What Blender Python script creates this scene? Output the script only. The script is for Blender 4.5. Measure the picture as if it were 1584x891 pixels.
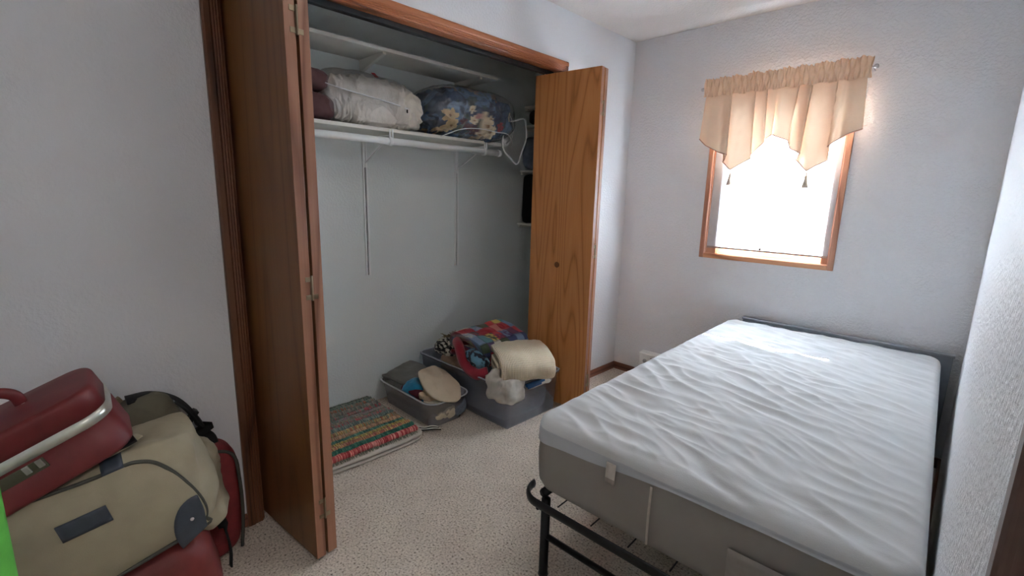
import bpy, bmesh, math, random
from mathutils import Vector, Matrix, noise, Euler
for o in list(bpy.data.objects): bpy.data.objects.remove(o)
S = bpy.context.scene; C = S.collection
PI = math.pi
# ---------------------------------------------------------------- camera
cam = bpy.data.objects.new('camera', bpy.data.cameras.new('camera')); C.objects.link(cam)
R_ = Vector((0.71159886, 0.70214803, 0.02480331)); U_ = Vector((-0.15257987, 0.11998052, 0.98098117)); F_ = Vector((-0.68581808, 0.70184957, -0.19251165))
M = Matrix.Identity(4)
for i in range(3): M[i][0] = R_[i]; M[i][1] = U_[i]; M[i][2] = -F_[i]; M[i][3] = (1.93813, -3.1845, 1.34706)[i]
cam.matrix_world = M
cam.data.sensor_width = 36; cam.data.lens = 727.68/1584*36; cam.data.clip_start = 0.02
S.camera = cam
# ---------------------------------------------------------------- sky, sun, added fill lights, exposure
w = bpy.data.worlds.new('sky'); S.world = w; w.use_nodes = True
bg = w.node_tree.nodes['Background']; bg.inputs[0].default_value = (0.70, 0.86, 1.0, 1); bg.inputs[1].default_value = 8.0
sd = bpy.data.lights.new('sun', 'SUN'); sd.energy = 165; sd.angle = 0.009; sd.color = (0.935, 0.97, 1.0)
sun = bpy.data.objects.new('sun', sd); C.objects.link(sun); sun.location = (0.4, 2, 3)
sun.rotation_euler = Vector((0.22, -0.66, -0.422)).to_track_quat('-Z', 'Y').to_euler()
def area(name, loc, size, power, col, target):
    d = bpy.data.lights.new(name, 'AREA'); d.energy = power; d.shape = 'RECTANGLE'; d.size = size[0]; d.size_y = size[1]; d.color = col
    o = bpy.data.objects.new(name, d); C.objects.link(o); o.location = loc
    o.rotation_euler = (Vector(target)-Vector(loc)).to_track_quat('-Z', 'Y').to_euler(); return o
area('ceiling_fill', (1.0, -1.95, 2.42), (0.4, 0.4), 2.4, (1.0, 0.97, 0.93), (1.0, -1.95, 0))  # unseen fill light, added to lift the closet and door faces
area('hall_fill', (2.6, -3.2, 2.38), (0.5, 0.5), 11.0, (1.0, 0.95, 0.90), (2.6, -3.2, 0))  # fill light added beyond the doorway to brighten the near left wall
S.view_settings.view_transform = 'Standard'; S.view_settings.look = 'None'; S.view_settings.gamma = 1
S.view_settings.exposure = 1.03
try: S.view_settings.use_curve_mapping = False
except Exception: pass
S.cycles.max_bounces = 12; S.cycles.diffuse_bounces = 8; S.cycles.transparent_max_bounces = 16; S.cycles.transmission_bounces = 8
S.cycles.sample_clamp_indirect = 40

# ---------------------------------------------------------------- materials
def s2l(c):
    return tuple(((x/255)/12.92 if x/255 <= 0.04045 else ((x/255+0.055)/1.055)**2.4) for x in c)
class N:
    def __init__(s, name):
        s.m = bpy.data.materials.new(name); s.m.use_nodes = True; s.t = s.m.node_tree; s.b = s.t.nodes['Principled BSDF']; s.out = s.t.nodes['Material Output']
        s.tc = s.t.nodes.new('ShaderNodeTexCoord')
    def n(s, typ, **kw):
        x = s.t.nodes.new('ShaderNode'+typ)
        for k, v in kw.items(): setattr(x, k, v)
        return x
    def l(s, a, b): s.t.links.new(a, b)
    def mapping(s, src='Object', scale=(1,1,1), rot=(0,0,0), loc=(0,0,0)):
        mp = s.n('Mapping'); mp.inputs['Scale'].default_value = scale; mp.inputs['Rotation'].default_value = rot; mp.inputs['Location'].default_value = loc
        s.l(s.tc.outputs[src], mp.inputs[0]); return mp.outputs[0]
    def noise(s, vec, scale, detail=3, rough=0.5, dist=0):
        x = s.n('TexNoise'); x.inputs['Scale'].default_value = scale; x.inputs['Detail'].default_value = detail; x.inputs['Roughness'].default_value = rough; x.inputs['Distortion'].default_value = dist
        if vec: s.l(vec, x.inputs['Vector'])
        return x
    def ramp(s, fac, stops, interp='LINEAR'):
        r = s.n('ValToRGB'); r.color_ramp.interpolation = interp
        e = r.color_ramp.elements
        while len(e) < len(stops): e.new(0.5)
        for i, (p, c) in enumerate(stops): e[i].position = p; e[i].color = (*c, 1)
        s.l(fac, r.inputs[0]); return r.outputs[0]
    def bump(s, h, strength, dist=0.002, prev=None):
        b = s.n('Bump'); b.inputs['Strength'].default_value = strength; b.inputs['Distance'].default_value = dist
        s.l(h, b.inputs['Height'])
        if prev: s.l(prev, b.inputs['Normal'])
        s.l(b.outputs[0], s.b.inputs['Normal']); return b.outputs[0]
def plain(name, rgb, rough=0.6, metal=0, nscale=40, var=0.08, bump=0.0, bscale=200, sheen=0, spec=0.5, bdist=0.001):
    a = N(name); c = s2l(rgb)
    v = a.mapping()
    nz = a.noise(v, nscale, 3)
    a.l(a.ramp(nz.outputs[0], [(0.3, tuple(x*(1-var) for x in c)), (0.7, tuple(min(1, x*(1+var)) for x in c))]), a.b.inputs['Base Color'])
    a.b.inputs['Roughness'].default_value = rough; a.b.inputs['Metallic'].default_value = metal
    a.b.inputs['Specular IOR Level'].default_value = spec
    if sheen: a.b.inputs['Sheen Weight'].default_value = sheen
    if bump:
        n2 = a.noise(v, bscale, 4); a.bump(n2.outputs[0], bump, bdist)
    return a.m
def wall_mat(name, rgb, bs=0.22):
    a = N(name); c = s2l(rgb); v = a.mapping()
    big = a.noise(v, 1.2, 2); a.l(a.ramp(big.outputs[0], [(0.3, tuple(x*0.97 for x in c)), (0.7, c)]), a.b.inputs['Base Color'])
    a.b.inputs['Roughness'].default_value = 0.55; a.b.inputs['Specular IOR Level'].default_value = 0.35
    n1 = a.noise(v, 75, 3, 0.55); h = a.ramp(n1.outputs[0], [(0.42, (0,0,0)), (0.62, (1,1,1))])
    a.bump(h, bs, 0.003); return a.m
def wood(name, dark, mid, light, axis='z', rough=0.38, soft=0.0, scale=1.0, rings=13.0):
    a = N(name); d, m_, l_ = s2l(dark), s2l(mid), s2l(light)
    st = {'z': (1,1,0.09), 'y': (1,0.09,1), 'x': (0.09,1,1)}[axis]
    v = a.mapping(scale=tuple(q*scale for q in st))
    n0 = a.noise(v, 3.2, 2, 0.5, 0.3)
    # ring bands: noise field turned into repeating cathedral lines
    mu = a.n('Math', operation='MULTIPLY'); a.l(n0.outputs[0], mu.inputs[0]); mu.inputs[1].default_value = rings
    fr = a.n('Math', operation='PINGPONG'); a.l(mu.outputs[0], fr.inputs[0]); fr.inputs[1].default_value = 0.5
    st2 = {'z': (1,1,0.02), 'y': (1,0.02,1), 'x': (0.02,1,1)}[axis]
    v2 = a.mapping(scale=tuple(q*scale for q in st2)); fine = a.noise(v2, 160, 4, 0.6)
    bands = a.ramp(fr.outputs[0], [(0.0, (soft,)*3), (0.16, (0.75+soft*0.2,)*3), (0.5, (1,)*3)])
    mx = a.n('Mix', data_type='FLOAT'); mx.inputs[0].default_value = 0.45
    a.l(bands, mx.inputs[2]); a.l(fine.outputs[0], mx.inputs[3])
    col = a.ramp(mx.outputs[0], [(0.2, d), (0.55, m_), (0.85, l_)])
    a.l(col, a.b.inputs['Base Color']); a.b.inputs['Roughness'].default_value = rough; a.b.inputs['Specular IOR Level'].default_value = 0.45
    a.bump(fine.outputs[0], 0.15, 0.001)
    return a.m
def attr_mat(name, rough=0.9, bump=0.4, bscale=300, sheen=0.2, bdist=0.001):
    a = N(name); at = a.n('Attribute', attribute_name='Col'); a.l(at.outputs['Color'], a.b.inputs['Base Color'])
    a.b.inputs['Roughness'].default_value = rough; a.b.inputs['Sheen Weight'].default_value = sheen; a.b.inputs['Specular IOR Level'].default_value = 0.25
    n2 = a.noise(a.mapping(), bscale, 4); a.bump(n2.outputs[0], bump, bdist); return a.m
def translucent(name, rgb, t=0.5, weave=600, transp=0.0, rough=0.9):
    a = N(name); c = s2l(rgb); a.t.nodes.remove(a.b)
    di = a.n('BsdfDiffuse'); tr = a.n('BsdfTranslucent'); mx = a.n('MixShader'); mx.inputs[0].default_value = t
    nz = a.noise(a.mapping(), weave, 3); col = a.ramp(nz.outputs[0], [(0.3, tuple(x*0.93 for x in c)), (0.7, c)])
    a.l(col, di.inputs[0]); a.l(col, tr.inputs[0]); a.l(di.outputs[0], mx.inputs[1]); a.l(tr.outputs[0], mx.inputs[2])
    o = mx.outputs[0]
    if transp:
        tp = a.n('BsdfTransparent'); m2 = a.n('MixShader'); m2.inputs[0].default_value = transp
        a.l(o, m2.inputs[1]); a.l(tp.outputs[0], m2.inputs[2]); o = m2.outputs[0]
    a.l(o, a.out.inputs[0]); return a.m
def clear(name, tint=(1,1,1), haze=0.1, hazecol=(200,200,205), gloss=0.12, rough=0.08, wr=0.0):
    """thin clear plastic / glass: see-through, some milky haze, glossy reflections on top"""
    a = N(name); a.t.nodes.remove(a.b)
    tp = a.n('BsdfTransparent'); tp.inputs[0].default_value = (*tint, 1)
    di = a.n('BsdfDiffuse'); di.inputs[0].default_value = (*s2l(hazecol), 1); gl = a.n('BsdfGlossy'); gl.inputs['Roughness'].default_value = rough
    m1 = a.n('MixShader'); m1.inputs[0].default_value = haze; a.l(tp.outputs[0], m1.inputs[1]); a.l(di.outputs[0], m1.inputs[2])
    fr = a.n('LayerWeight'); fr.inputs[0].default_value = 0.5
    pw = a.n('Math', operation='POWER'); a.l(fr.outputs[1], pw.inputs[0]); pw.inputs[1].default_value = 4.5
    ad = a.n('Math', operation='MULTIPLY_ADD'); a.l(pw.outputs[0], ad.inputs[0]); ad.inputs[1].default_value = 0.6; ad.inputs[2].default_value = gloss; ad.use_clamp = True
    m2 = a.n('MixShader'); a.l(ad.outputs[0], m2.inputs[0]); a.l(m1.outputs[0], m2.inputs[1]); a.l(gl.outputs[0], m2.inputs[2])
    if wr:
        nz = a.noise(a.mapping(), 22, 3, 0.5, 0.6); b = a.n('Bump'); b.inputs['Strength'].default_value = wr; b.inputs['Distance'].default_value = 0.01
        a.l(nz.outputs[0], b.inputs['Height']); a.l(b.outputs[0], gl.inputs['Normal']); pass
    a.l(m2.outputs[0], a.out.inputs[0]); return a.m

MAT = {}
MAT['wall'] = wall_mat('wall_paint', (222, 223, 226))
MAT['wall_lit'] = wall_mat('wall_paint_rough', (222, 223, 226), 0.65)
MAT['closet'] = wall_mat('closet_paint', (220, 226, 226), 0.25)
MAT['ceil'] = wall_mat('ceiling_paint', (226, 221, 217), 0.6)
def carpet():
    a = N('carpet'); v = a.mapping()
    n1 = a.noise(v, 120, 2, 0.6); n2 = a.noise(v, 7, 3)
    c1 = a.ramp(n1.outputs[0], [(0.30, s2l((92, 78, 66))), (0.41, s2l((204, 190, 174))), (0.62, s2l((236, 224, 210)))])
    c2 = a.ramp(n2.outputs[0], [(0.3, (0.88,0.86,0.85)), (0.7, (1,1,1))])
    mx = a.n('Mix', data_type='RGBA', blend_type='MULTIPLY'); mx.inputs[0].default_value = 1; a.l(c1, mx.inputs[6]); a.l(c2, mx.inputs[7])
    a.l(mx.outputs[2], a.b.inputs['Base Color']); a.b.inputs['Roughness'].default_value = 0.95; a.b.inputs['Specular IOR Level'].default_value = 0.1; a.b.inputs['Sheen Weight'].default_value = 0.15
    n3 = a.noise(v, 230, 3, 0.7); a.bump(n3.outputs[0], 1.0, 0.006); return a.m
MAT['carpet'] = carpet()
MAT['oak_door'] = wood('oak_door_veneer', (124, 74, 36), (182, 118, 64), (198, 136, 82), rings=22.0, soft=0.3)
MAT['oak_door_shaded'] = wood('oak_door_veneer_shaded', (84, 51, 28), (112, 72, 40), (124, 84, 50), scale=0.6, soft=0.4)  # same door veneer, darkened: shade on the left door put into its colour
MAT['oak_edge'] = wood('oak_edge', (112, 72, 52), (146, 102, 80), (158, 114, 90))
MAT['oak_trim_z_shaded'] = wood('oak_trim_upright_shaded', (62, 36, 22), (100, 62, 40), (116, 76, 52), 'z')  # header oak made darker: shade on the uprights painted into the colour
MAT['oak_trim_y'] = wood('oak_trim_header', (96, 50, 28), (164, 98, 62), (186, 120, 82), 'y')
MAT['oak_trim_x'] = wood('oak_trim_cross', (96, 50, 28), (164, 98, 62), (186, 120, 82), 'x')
MAT['base_y'] = wood('baseboard_oak_a', (80, 44, 32), (122, 78, 60), (140, 92, 72), 'y')
MAT['base_x'] = wood('baseboard_oak_b', (80, 44, 32), (122, 78, 60), (140, 92, 72), 'x')
MAT['win_z'] = wood('window_oak_upright', (150, 98, 76), (186, 134, 110), (204, 156, 130), 'z')
MAT['win_x'] = wood('window_oak_cross', (160, 100, 68), (202, 146, 108), (220, 168, 132), 'x')
MAT['brass'] = plain('aged_hinge_metal', (150, 135, 112), 0.35, 0.9)
MAT['white_metal'] = plain('white_enamel', (236, 238, 238), 0.4, 0, 20, 0.03)
MAT['grey_slot'] = plain('dark_slot', (40, 42, 44), 0.8)
MAT['shelf'] = plain('shelf_paint', (226, 224, 217), 0.5, 0, 8, 0.05)
MAT['black_metal'] = plain('black_metal', (17, 17, 20), 0.42, 0.2, 30, 0.1)
MAT['shade'] = translucent('shade_cloth', (232, 235, 240), 0.55, 900, 0.002)
MAT['valance'] = translucent('valance_cloth', (242, 211, 182), 0.055, 500)
MAT['tassel'] = plain('tassel_thread', (214, 190, 170), 0.9, 0, 300, 0.2, 0.5, 400)
MAT['glass'] = clear('window_glass', (0.97,0.99,0.98), 0.01, (220,230,230), 0.05, 0.02)
MAT['steel'] = plain('brushed_steel', (190, 190, 192), 0.3, 1.0)

# ---------------------------------------------------------------- builders
def link(name, me, m=None, parent=None, smooth=False):
    o = bpy.data.objects.new(name, me); C.objects.link(o)
    if m is not None:
        for x in (m if isinstance(m, (list, tuple)) else [m]): me.materials.append(MAT[x] if isinstance(x, str) else x)
    if smooth:
        for p in me.polygons: p.use_smooth = True
    if parent: o.parent = parent
    return o
def fin(name, bm, m, parent=None, smooth=False):
    me = bpy.data.meshes.new(name); bmesh.ops.recalc_face_normals(bm, faces=bm.faces[:]); bm.to_mesh(me); bm.free()
    return link(name, me, m, parent, smooth)
def tag(o, label=None, cat=None, group=None, kind=None):
    if label: o['label'] = label
    if cat: o['category'] = cat
    if group: o['group'] = group
    if kind: o['kind'] = kind
    return o
def empty(name, loc, label, cat, group=None, kind=None, rot=(0,0,0)):
    o = bpy.data.objects.new(name, None); C.objects.link(o); o.location = loc; o.rotation_euler = rot; o.empty_display_size = 0.05
    return tag(o, label, cat, group, kind)
def box(bm, lo, hi, bev=0.0, mat=None, seg=2):
    lo = Vector(lo); hi = Vector(hi)
    vs = [bm.verts.new((x, y, z)) for x in (lo.x, hi.x) for y in (lo.y, hi.y) for z in (lo.z, hi.z)]
    fs = [bm.faces.new([vs[i] for i in q]) for q in ((0,1,3,2),(4,6,7,5),(0,4,5,1),(2,3,7,6),(0,2,6,4),(1,5,7,3))]
    if bev:
        es = list({e for f in fs for e in f.edges})
        r = bmesh.ops.bevel(bm, geom=es, offset=bev, segments=seg, profile=0.5, affect='EDGES')
        vs = list({v for f in r['faces'] for v in f.verts} | {v for v in vs if v.is_valid})
    if mat is not None:
        for v in {v for v in vs if v.is_valid}: v.co = mat @ v.co
    return vs
def boxo(name, lo, hi, m, parent=None, bev=0.0, mat=None):
    bm = bmesh.new(); box(bm, lo, hi, bev, mat); return fin(name, bm, m, parent, False)
def catmull(pts, n=6, closed=False):
    P = [Vector(p) for p in pts]; out = []; k = len(P)
    rng = range(k if closed else k-1)
    for i in rng:
        p0 = P[(i-1) % k] if closed or i > 0 else P[0]*2-P[1]
        p1, p2 = P[i], P[(i+1) % k]
        p3 = P[(i+2) % k] if closed or i+2 < k else P[-1]*2-P[-2]
        for j in range(n):
            t = j/n
            out.append(0.5*((2*p1)+(p2-p0)*t+(2*p0-5*p1+4*p2-p3)*t*t+(-p0+3*p1-3*p2+p3)*t**3))
    if not closed: out.append(P[-1].copy())
    return out
def tube(bm, pts, r, seg=8, closed=False, flat=None, up=Vector((0,0,1))):
    """sweep a circle (or a flat oval: flat=(width, height), width lies sideways of up) along pts"""
    P = [Vector(p) for p in pts]; n = len(P); rings = []
    for i in range(n):
        a = P[(i-1) % n] if closed or i > 0 else P[i]; b = P[(i+1) % n] if closed or i < n-1 else P[i]
        t = (b-a).normalized(); u = up if abs(t.dot(up)) < 0.97 else Vector((1,0,0))
        s = t.cross(u).normalized(); u2 = s.cross(t)
        rr = r[i] if isinstance(r, (list, tuple)) else r
        ww, hh = flat if flat else (rr, rr)
        rings.append([bm.verts.new(P[i]+s*(ww*math.cos(2*PI*k/seg))+u2*(hh*math.sin(2*PI*k/seg))) for k in range(seg)])
    m = n if closed else n-1
    for i in range(m):
        A, B = rings[i], rings[(i+1) % n]
        for k in range(seg): bm.faces.new((A[k], A[(k+1) % seg], B[(k+1) % seg], B[k]))
    if not closed: bm.faces.new(rings[0][::-1]); bm.faces.new(rings[-1])
def tubeo(name, pts, r, m, parent=None, seg=8, closed=False, flat=None, up=Vector((0,0,1)), sm=0):
    bm = bmesh.new(); tube(bm, catmull(pts, sm, closed) if sm else pts, r, seg, closed, flat, up); return fin(name, bm, m, parent, True)
def lathe(bm, prof, seg=16, mat=None):
    rings = []
    for r, z in prof:
        rings.append([bm.verts.new((mat @ Vector((r*math.cos(2*PI*k/seg), r*math.sin(2*PI*k/seg), z))) if mat else Vector((r*math.cos(2*PI*k/seg), r*math.sin(2*PI*k/seg), z))) for k in range(seg)])
    for A, B in zip(rings, rings[1:]):
        for k in range(seg): bm.faces.new((A[k], A[(k+1) % seg], B[(k+1) % seg], B[k]))
    bm.faces.new(rings[0][::-1]); bm.faces.new(rings[-1])
def latheo(name, prof, m, parent=None, seg=16, mat=None):
    bm = bmesh.new(); lathe(bm, prof, seg, mat); return fin(name, bm, m, parent, True)
def grid(name, nu, nv, fn, m, parent=None, close_u=False, close_v=False, caps=False, col=None, thick=0, smooth=True):
    """mesh from fn(u,v), u and v in 0..1"""
    vs = []; cu = nu if close_u else nu+1; cv = nv if close_v else nv+1
    for i in range(cu):
        for j in range(cv): vs.append(tuple(fn(i/nu, j/nv)))
    fs = []
    for i in range(nu):
        for j in range(nv):
            a, b = i, (i+1) % cu; c, d = j, (j+1) % cv
            fs.append((a*cv+c, b*cv+c, b*cv+d, a*cv+d))
    if caps and close_u:
        fs.append(tuple(i*cv for i in range(cu))[::-1]); fs.append(tuple(i*cv+cv-1 for i in range(cu)))
    me = bpy.data.meshes.new(name); me.from_pydata(vs, [], fs)
    if col:
        at = me.color_attributes.new('Col', 'FLOAT_COLOR', 'POINT')
        k = 0
        for i in range(cu):
            for j in range(cv): at.data[k].color = (*col(i/nu, j/nv, vs[k]), 1); k += 1
    bm = bmesh.new(); bm.from_mesh(me); bmesh.ops.recalc_face_normals(bm, faces=bm.faces[:]); bm.to_mesh(me); bm.free()
    o = link(name, me, m, parent, smooth)
    if thick:
        md = o.modifiers.new('thickness', 'SOLIDIFY'); md.thickness = thick; md.offset = 0
    return o
def fbm(p, s, seed=0, oct=3):
    return noise.fractal(Vector(p)*s+Vector((seed*7.3, seed*3.1, seed*1.7)), 1.0, 2.0, oct)
def ridge(p, s, seed=0):
    v = Vector(p)*s+Vector((seed*7.3, seed*3.1, seed*1.7)); v = v+noise.noise_vector(v*0.5)*0.7
    return 1-abs(noise.noise(v))*2.2
def spow(x, e): return math.copysign(abs(x)**e, x)
XB_ = -0.72
def blob(name, loc, size, m, parent=None, e1=0.6, e2=0.6, amp=0.01, freq=8, seed=1, rot=(0,0,0), nu=64, nv=40, col=None, floor=None, xmin=XB_+0.004, stretch=(1,1,1), wr=0.5, deform=None, fine=None):
    """soft stuffed cloth body: a superellipsoid with folds pushed in and out along it"""
    R = Euler(rot).to_matrix(); L = Vector(loc)
    def fn(u, v):
        a = 2*PI*u; b = PI*(v-0.5)*0.998
        d = Vector((spow(math.cos(b), e1)*spow(math.cos(a), e2), spow(math.cos(b), e1)*spow(math.sin(a), e2), spow(math.sin(b), e1)))
        p = Vector((d.x*size[0], d.y*size[1], d.z*size[2]))
        q = Vector((p.x*stretch[0], p.y*stretch[1], p.z*stretch[2]))
        n = Vector((math.cos(b)*math.cos(a), math.cos(b)*math.sin(a), math.sin(b)))
        k = amp*((1-wr)*fbm(q, freq, seed)+wr*(ridge(q, freq*0.6, seed)-0.6))
        if fine:
            f = Vector((p.x*fine[2], p.y*fine[3], p.z*fine[4]))
            k += fine[0]*(ridge(f, fine[1], seed+50)-0.6)
        p = p+n*k
        if deform: p = deform(p)
        p = R @ p+L
        if callable(floor):
            f0 = floor(p)
            if p.z < f0: p.z = f0+0.0005*abs(p.z-f0)
        elif floor is not None and p.z < floor: p.z = floor+0.0005*abs(p.z-floor)
        if p.x < xmin: p.x = xmin+0.0005*abs(p.x-xmin)
        return p
    return grid(name, nu, nv, fn, m, parent, close_u=True, caps=True, col=col)
def strip2d(pts, th, n=6):
    """closed outline of a folded sheet: centre line pts (2-D), thickness th"""
    c = catmull([(p[0], p[1], 0) for p in pts], n); L = []; Rr = []
    for i, p in enumerate(c):
        a = c[max(0, i-1)]; b = c[min(len(c)-1, i+1)]; t = (b-a).normalized(); nn = Vector((-t.y, t.x, 0))
        L.append(p+nn*th/2); Rr.append(p-nn*th/2)
    t0 = (c[1]-c[0]).normalized(); t1 = (c[-1]-c[-2]).normalized()
    return L+[c[-1]+t1*th/2]+Rr[::-1]+[c[0]-t0*th/2], len(c)
def fold(name, prof, th, length, frame, m, parent=None, nl=24, amp=0.004, freq=12, seed=3, col=None, n=6, taper=0.0):
    """folded cloth: the profile strip run along an axis. frame: 4x4 taking (px, along, py) to world"""
    out, nc = strip2d(prof, th, n); k = len(out)
    def fn(u, v):
        i = int(round(u*k)) % k; p = out[i]
        e = 1-taper*(abs(v-0.5)*2)**4
        q = Vector((p.x*e, (v-0.5)*length, p.y*e))
        d = Vector((fbm(q, freq, seed), 0.6*fbm(q, freq, seed+5), fbm(q, freq, seed+9)))*amp
        return frame @ (q+d)
    def cc(u, v, p): return col(u, v, p)
    return grid(name, k, nl, fn, m, parent, close_u=True, caps=True, col=cc if col else None)
def tm(loc, rot=(0,0,0)): return Matrix.Translation(loc) @ Euler(rot).to_matrix().to_4x4()
def copy_tree(o, parent=None):
    c = o.copy(); C.objects.link(c)
    if parent: c.parent = parent
    for ch in list(o.children): copy_tree(ch, c)
    return c

# ---------------------------------------------------------------- the room
W = 1.985; H = 2.44; YR = -3.95; XB = -0.72; CL0, CL1 = -2.645, -0.835; HD = 2.09; WT = 0.11; YL = -2.95
HX = 3.1
def st(name, o_, label=None, cat='room shell'):
    return tag(o_, label or name.replace('_', ' '), cat, None, 'structure')
def slabs(name, lst, m, label, cat):
    bm = bmesh.new()
    for lo, hi in lst: box(bm, lo, hi)
    return st(name, fin(name, bm, m), label, cat)
slabs('floor', [((XB-0.1, YR-0.1, -0.08), (HX+0.1, 0.16, 0))], 'carpet', 'beige speckled carpet floor of the bedroom and closet', 'floor')
slabs('ceiling', [((XB-0.1, YR-0.1, H), (HX+0.1, 0.16, H+0.08))], 'ceil', 'textured off-white bedroom ceiling', 'ceiling')
slabs('wall_left', [((-WT, YR, 0), (0, CL0-0.02, H)), ((-WT, CL1+0.02, 0), (0, 0, H)), ((-WT, CL0-0.02, HD+0.02), (0, CL1+0.02, H))], 'wall', 'off-white left wall around the closet opening', 'wall')
slabs('wall_closet', [((XB-0.1, YL-0.1, 0), (XB, 0.15, H)), ((XB, YL-0.1, 0), (-WT, YL, H))], 'closet', 'pale grey wall inside the closet', 'wall')
WX0, WX1, WZ0, WZ1 = 0.640, 1.355, 0.996, 1.985
slabs('wall_front', [((XB, 0, 0), (WX0, 0.15, H)), ((WX1, 0, 0), (W+0.11, 0.15, H)), ((WX0, 0, 0), (WX1, 0.15, WZ0)), ((WX0, 0, WZ1), (WX1, 0.15, H))], 'wall_lit', 'textured white wall with the small window', 'wall')
DY0, DY1, DH = -3.72, -2.905, 2.04
slabs('wall_right', [((W, DY1, 0), (W+0.11, 0, H)), ((W, YR, 0), (W+0.11, DY0, H)), ((W, DY0, DH), (W+0.11, DY1, H))], 'wall_lit', 'textured white wall beside the bed', 'wall')
slabs('wall_rear', [((-WT, YR-0.1, 0), (HX, YR, H))], 'wall', 'rear wall behind the viewpoint', 'wall')
slabs('wall_hall', [((HX, YR, 0), (HX+0.1, -2.0, H)), ((W+0.11, -2.1, 0), (HX, -2.0, H))], 'wall', 'hallway wall beyond the doorway', 'wall')

# closet jamb, casing with fluted profile
def casing_piece(bm, a, b, wdir, proud=0.016, width=0.057, axis=(1,0,0)):
    """moulded casing from a to b (inner edge line), wdir: direction of width"""
    a = Vector(a); b = Vector(b); wd = Vector(wdir); n = Vector(axis)
    prof = [(0,0),(0,0.009),(0.006,0.013),(0.010,0.010),(0.014,0.014),(0.019,0.011),(0.023,0.015),(0.028,0.012),(0.034,0.016),(0.050,0.016),(0.057,0.013),(0.057,0)]
    t = (b-a).normalized()
    ra = [bm.verts.new(a+wd*p[0]*width/0.057+n*p[1]*proud/0.016) for p in prof]
    rb = [bm.verts.new(b+wd*p[0]*width/0.057+n*p[1]*proud/0.016) for p in prof]
    for i in range(len(prof)-1): bm.faces.new((ra[i], ra[i+1], rb[i+1], rb[i]))
    bm.faces.new(ra[::-1]); bm.faces.new(rb)
cas = empty('trim_1', (0, CL0, 0), 'reddish oak casing around the closet opening', 'door casing', None, 'structure')
cas.location = (0,0,0)
bm = bmesh.new(); casing_piece(bm, (0, CL0-0.007, 0), (0, CL0-0.007, HD+0.06), (0,-1,0)); fin('side_casing', bm, 'oak_trim_z_shaded', cas)
bm = bmesh.new(); casing_piece(bm, (0, CL1+0.007, 0), (0, CL1+0.007, HD+0.06), (0,1,0)); fin('side_casing', bm, 'oak_trim_z_shaded', cas)
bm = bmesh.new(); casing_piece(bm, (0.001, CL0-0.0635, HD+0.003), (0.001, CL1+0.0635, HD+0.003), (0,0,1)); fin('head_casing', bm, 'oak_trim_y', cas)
boxo('side_jamb', (-WT, CL0-0.019, 0), (0, CL0, HD+0.019), 'oak_trim_z_shaded', cas, 0.001)
boxo('side_jamb', (-WT, CL1, 0), (0, CL1+0.019, HD+0.019), 'oak_trim_z_shaded', cas, 0.001)
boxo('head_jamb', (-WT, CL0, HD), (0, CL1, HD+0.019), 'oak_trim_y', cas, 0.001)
boxo('door_track', (-0.072, CL0+0.01, HD-0.022), (-0.040, CL1-0.01, HD), 'grey_slot', cas, 0.001)

def baseboard(name, lo, hi, m, label):
    bm = bmesh.new(); box(bm, lo, hi, 0.004); return st(name, fin(name, bm, m), label, 'baseboard')
baseboard('baseboard_left', (0, CL1+0.064, 0), (0.012, 0, 0.057), 'base_y', 'low brown baseboard between closet and corner')
baseboard('baseboard_left_near', (0, YR, 0), (0.012, CL0-0.064, 0.057), 'base_y', 'low brown baseboard behind the stacked luggage')
baseboard('baseboard_front', (0.012, -0.012, 0), (W, 0, 0.057), 'base_x', 'low brown baseboard under the window')
baseboard('baseboard_right', (W-0.012, DY1+0.06, 0), (W, -0.012, 0.057), 'base_y', 'low brown baseboard beside the bed')

# bifold doors
def hinge(parent, x, y, z, rot):
    bm = bmesh.new(); m = tm((x, y, z), (0,0,rot))
    tube(bm, [m @ Vector((0.004,0,-0.042)), m @ Vector((0.004,0,0.042))], 0.0038, 8)
    for s in (-1, 1):
        for zz in (-0.03, 0.03 if True else 0):
            yy = (0.003, 0.021) if s > 0 else (-0.021, -0.003)
            if s > 0 and zz > 0: continue
            box(bm, (0, yy[0], zz-0.008), (0.0022, yy[1], zz+0.008), 0.0008, m)
    box(bm, (0, -0.004, -0.04), (0.002, 0.004, 0.04), 0, m)
    return fin('hinge', bm, 'brass', parent)
def bifold(name, pa, pb, wide, label, mface, seam, flip):
    """two leaves folded against one another; pa = inner end, pb = outer end of the leaf nearer the camera"""
    pa = Vector(pa); pb = Vector(pb); d = (pb-pa); ang = math.atan2(d.y, d.x); L = d.length
    e = empty(name, (pa.x, pa.y, 0), label, 'closet door', None, 'structure', (0,0,ang))
    T = 0.035
    for k in (0, 1):
        m = Matrix.Identity(4) if k == 0 else tm((L, T+0.009, 0), (0,0,0.03)) @ Matrix.Translation((-L, 0, 0))
        p = boxo('door_panel', (0, 0, 0.02), (L, T, 2.062), mface, e, 0.0015, m)
        p.data.materials.append(MAT['oak_edge'])
        for f in p.data.polygons:
            if abs((m.to_3x3().inverted() @ f.normal).x) > 0.7: f.material_index = 1
    for z in (0.215, 1.03, 1.845): hinge(e, L, T+0.003, z, 0)
    return e
dl = bifold('door_1', (-0.045, -2.641), (0.400, -2.594), 0, 'shade-toned brown oak bifold door folded open at the near left of closet', 'oak_door_shaded', 1, 0)
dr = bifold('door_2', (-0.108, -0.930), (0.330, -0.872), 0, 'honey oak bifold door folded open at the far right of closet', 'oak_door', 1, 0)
latheo('wood_knot', [(0.004,-0.001),(0.019,-0.001),(0.018,0.001),(0.007,0.0015),(0.004,0.0005)], plain('knot_wood', (108, 66, 32), 0.6), dr, 14, tm((0.205, 0.0, 0.93), (PI/2,0,0)))  # dark disc standing for a knot in the veneer
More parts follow.
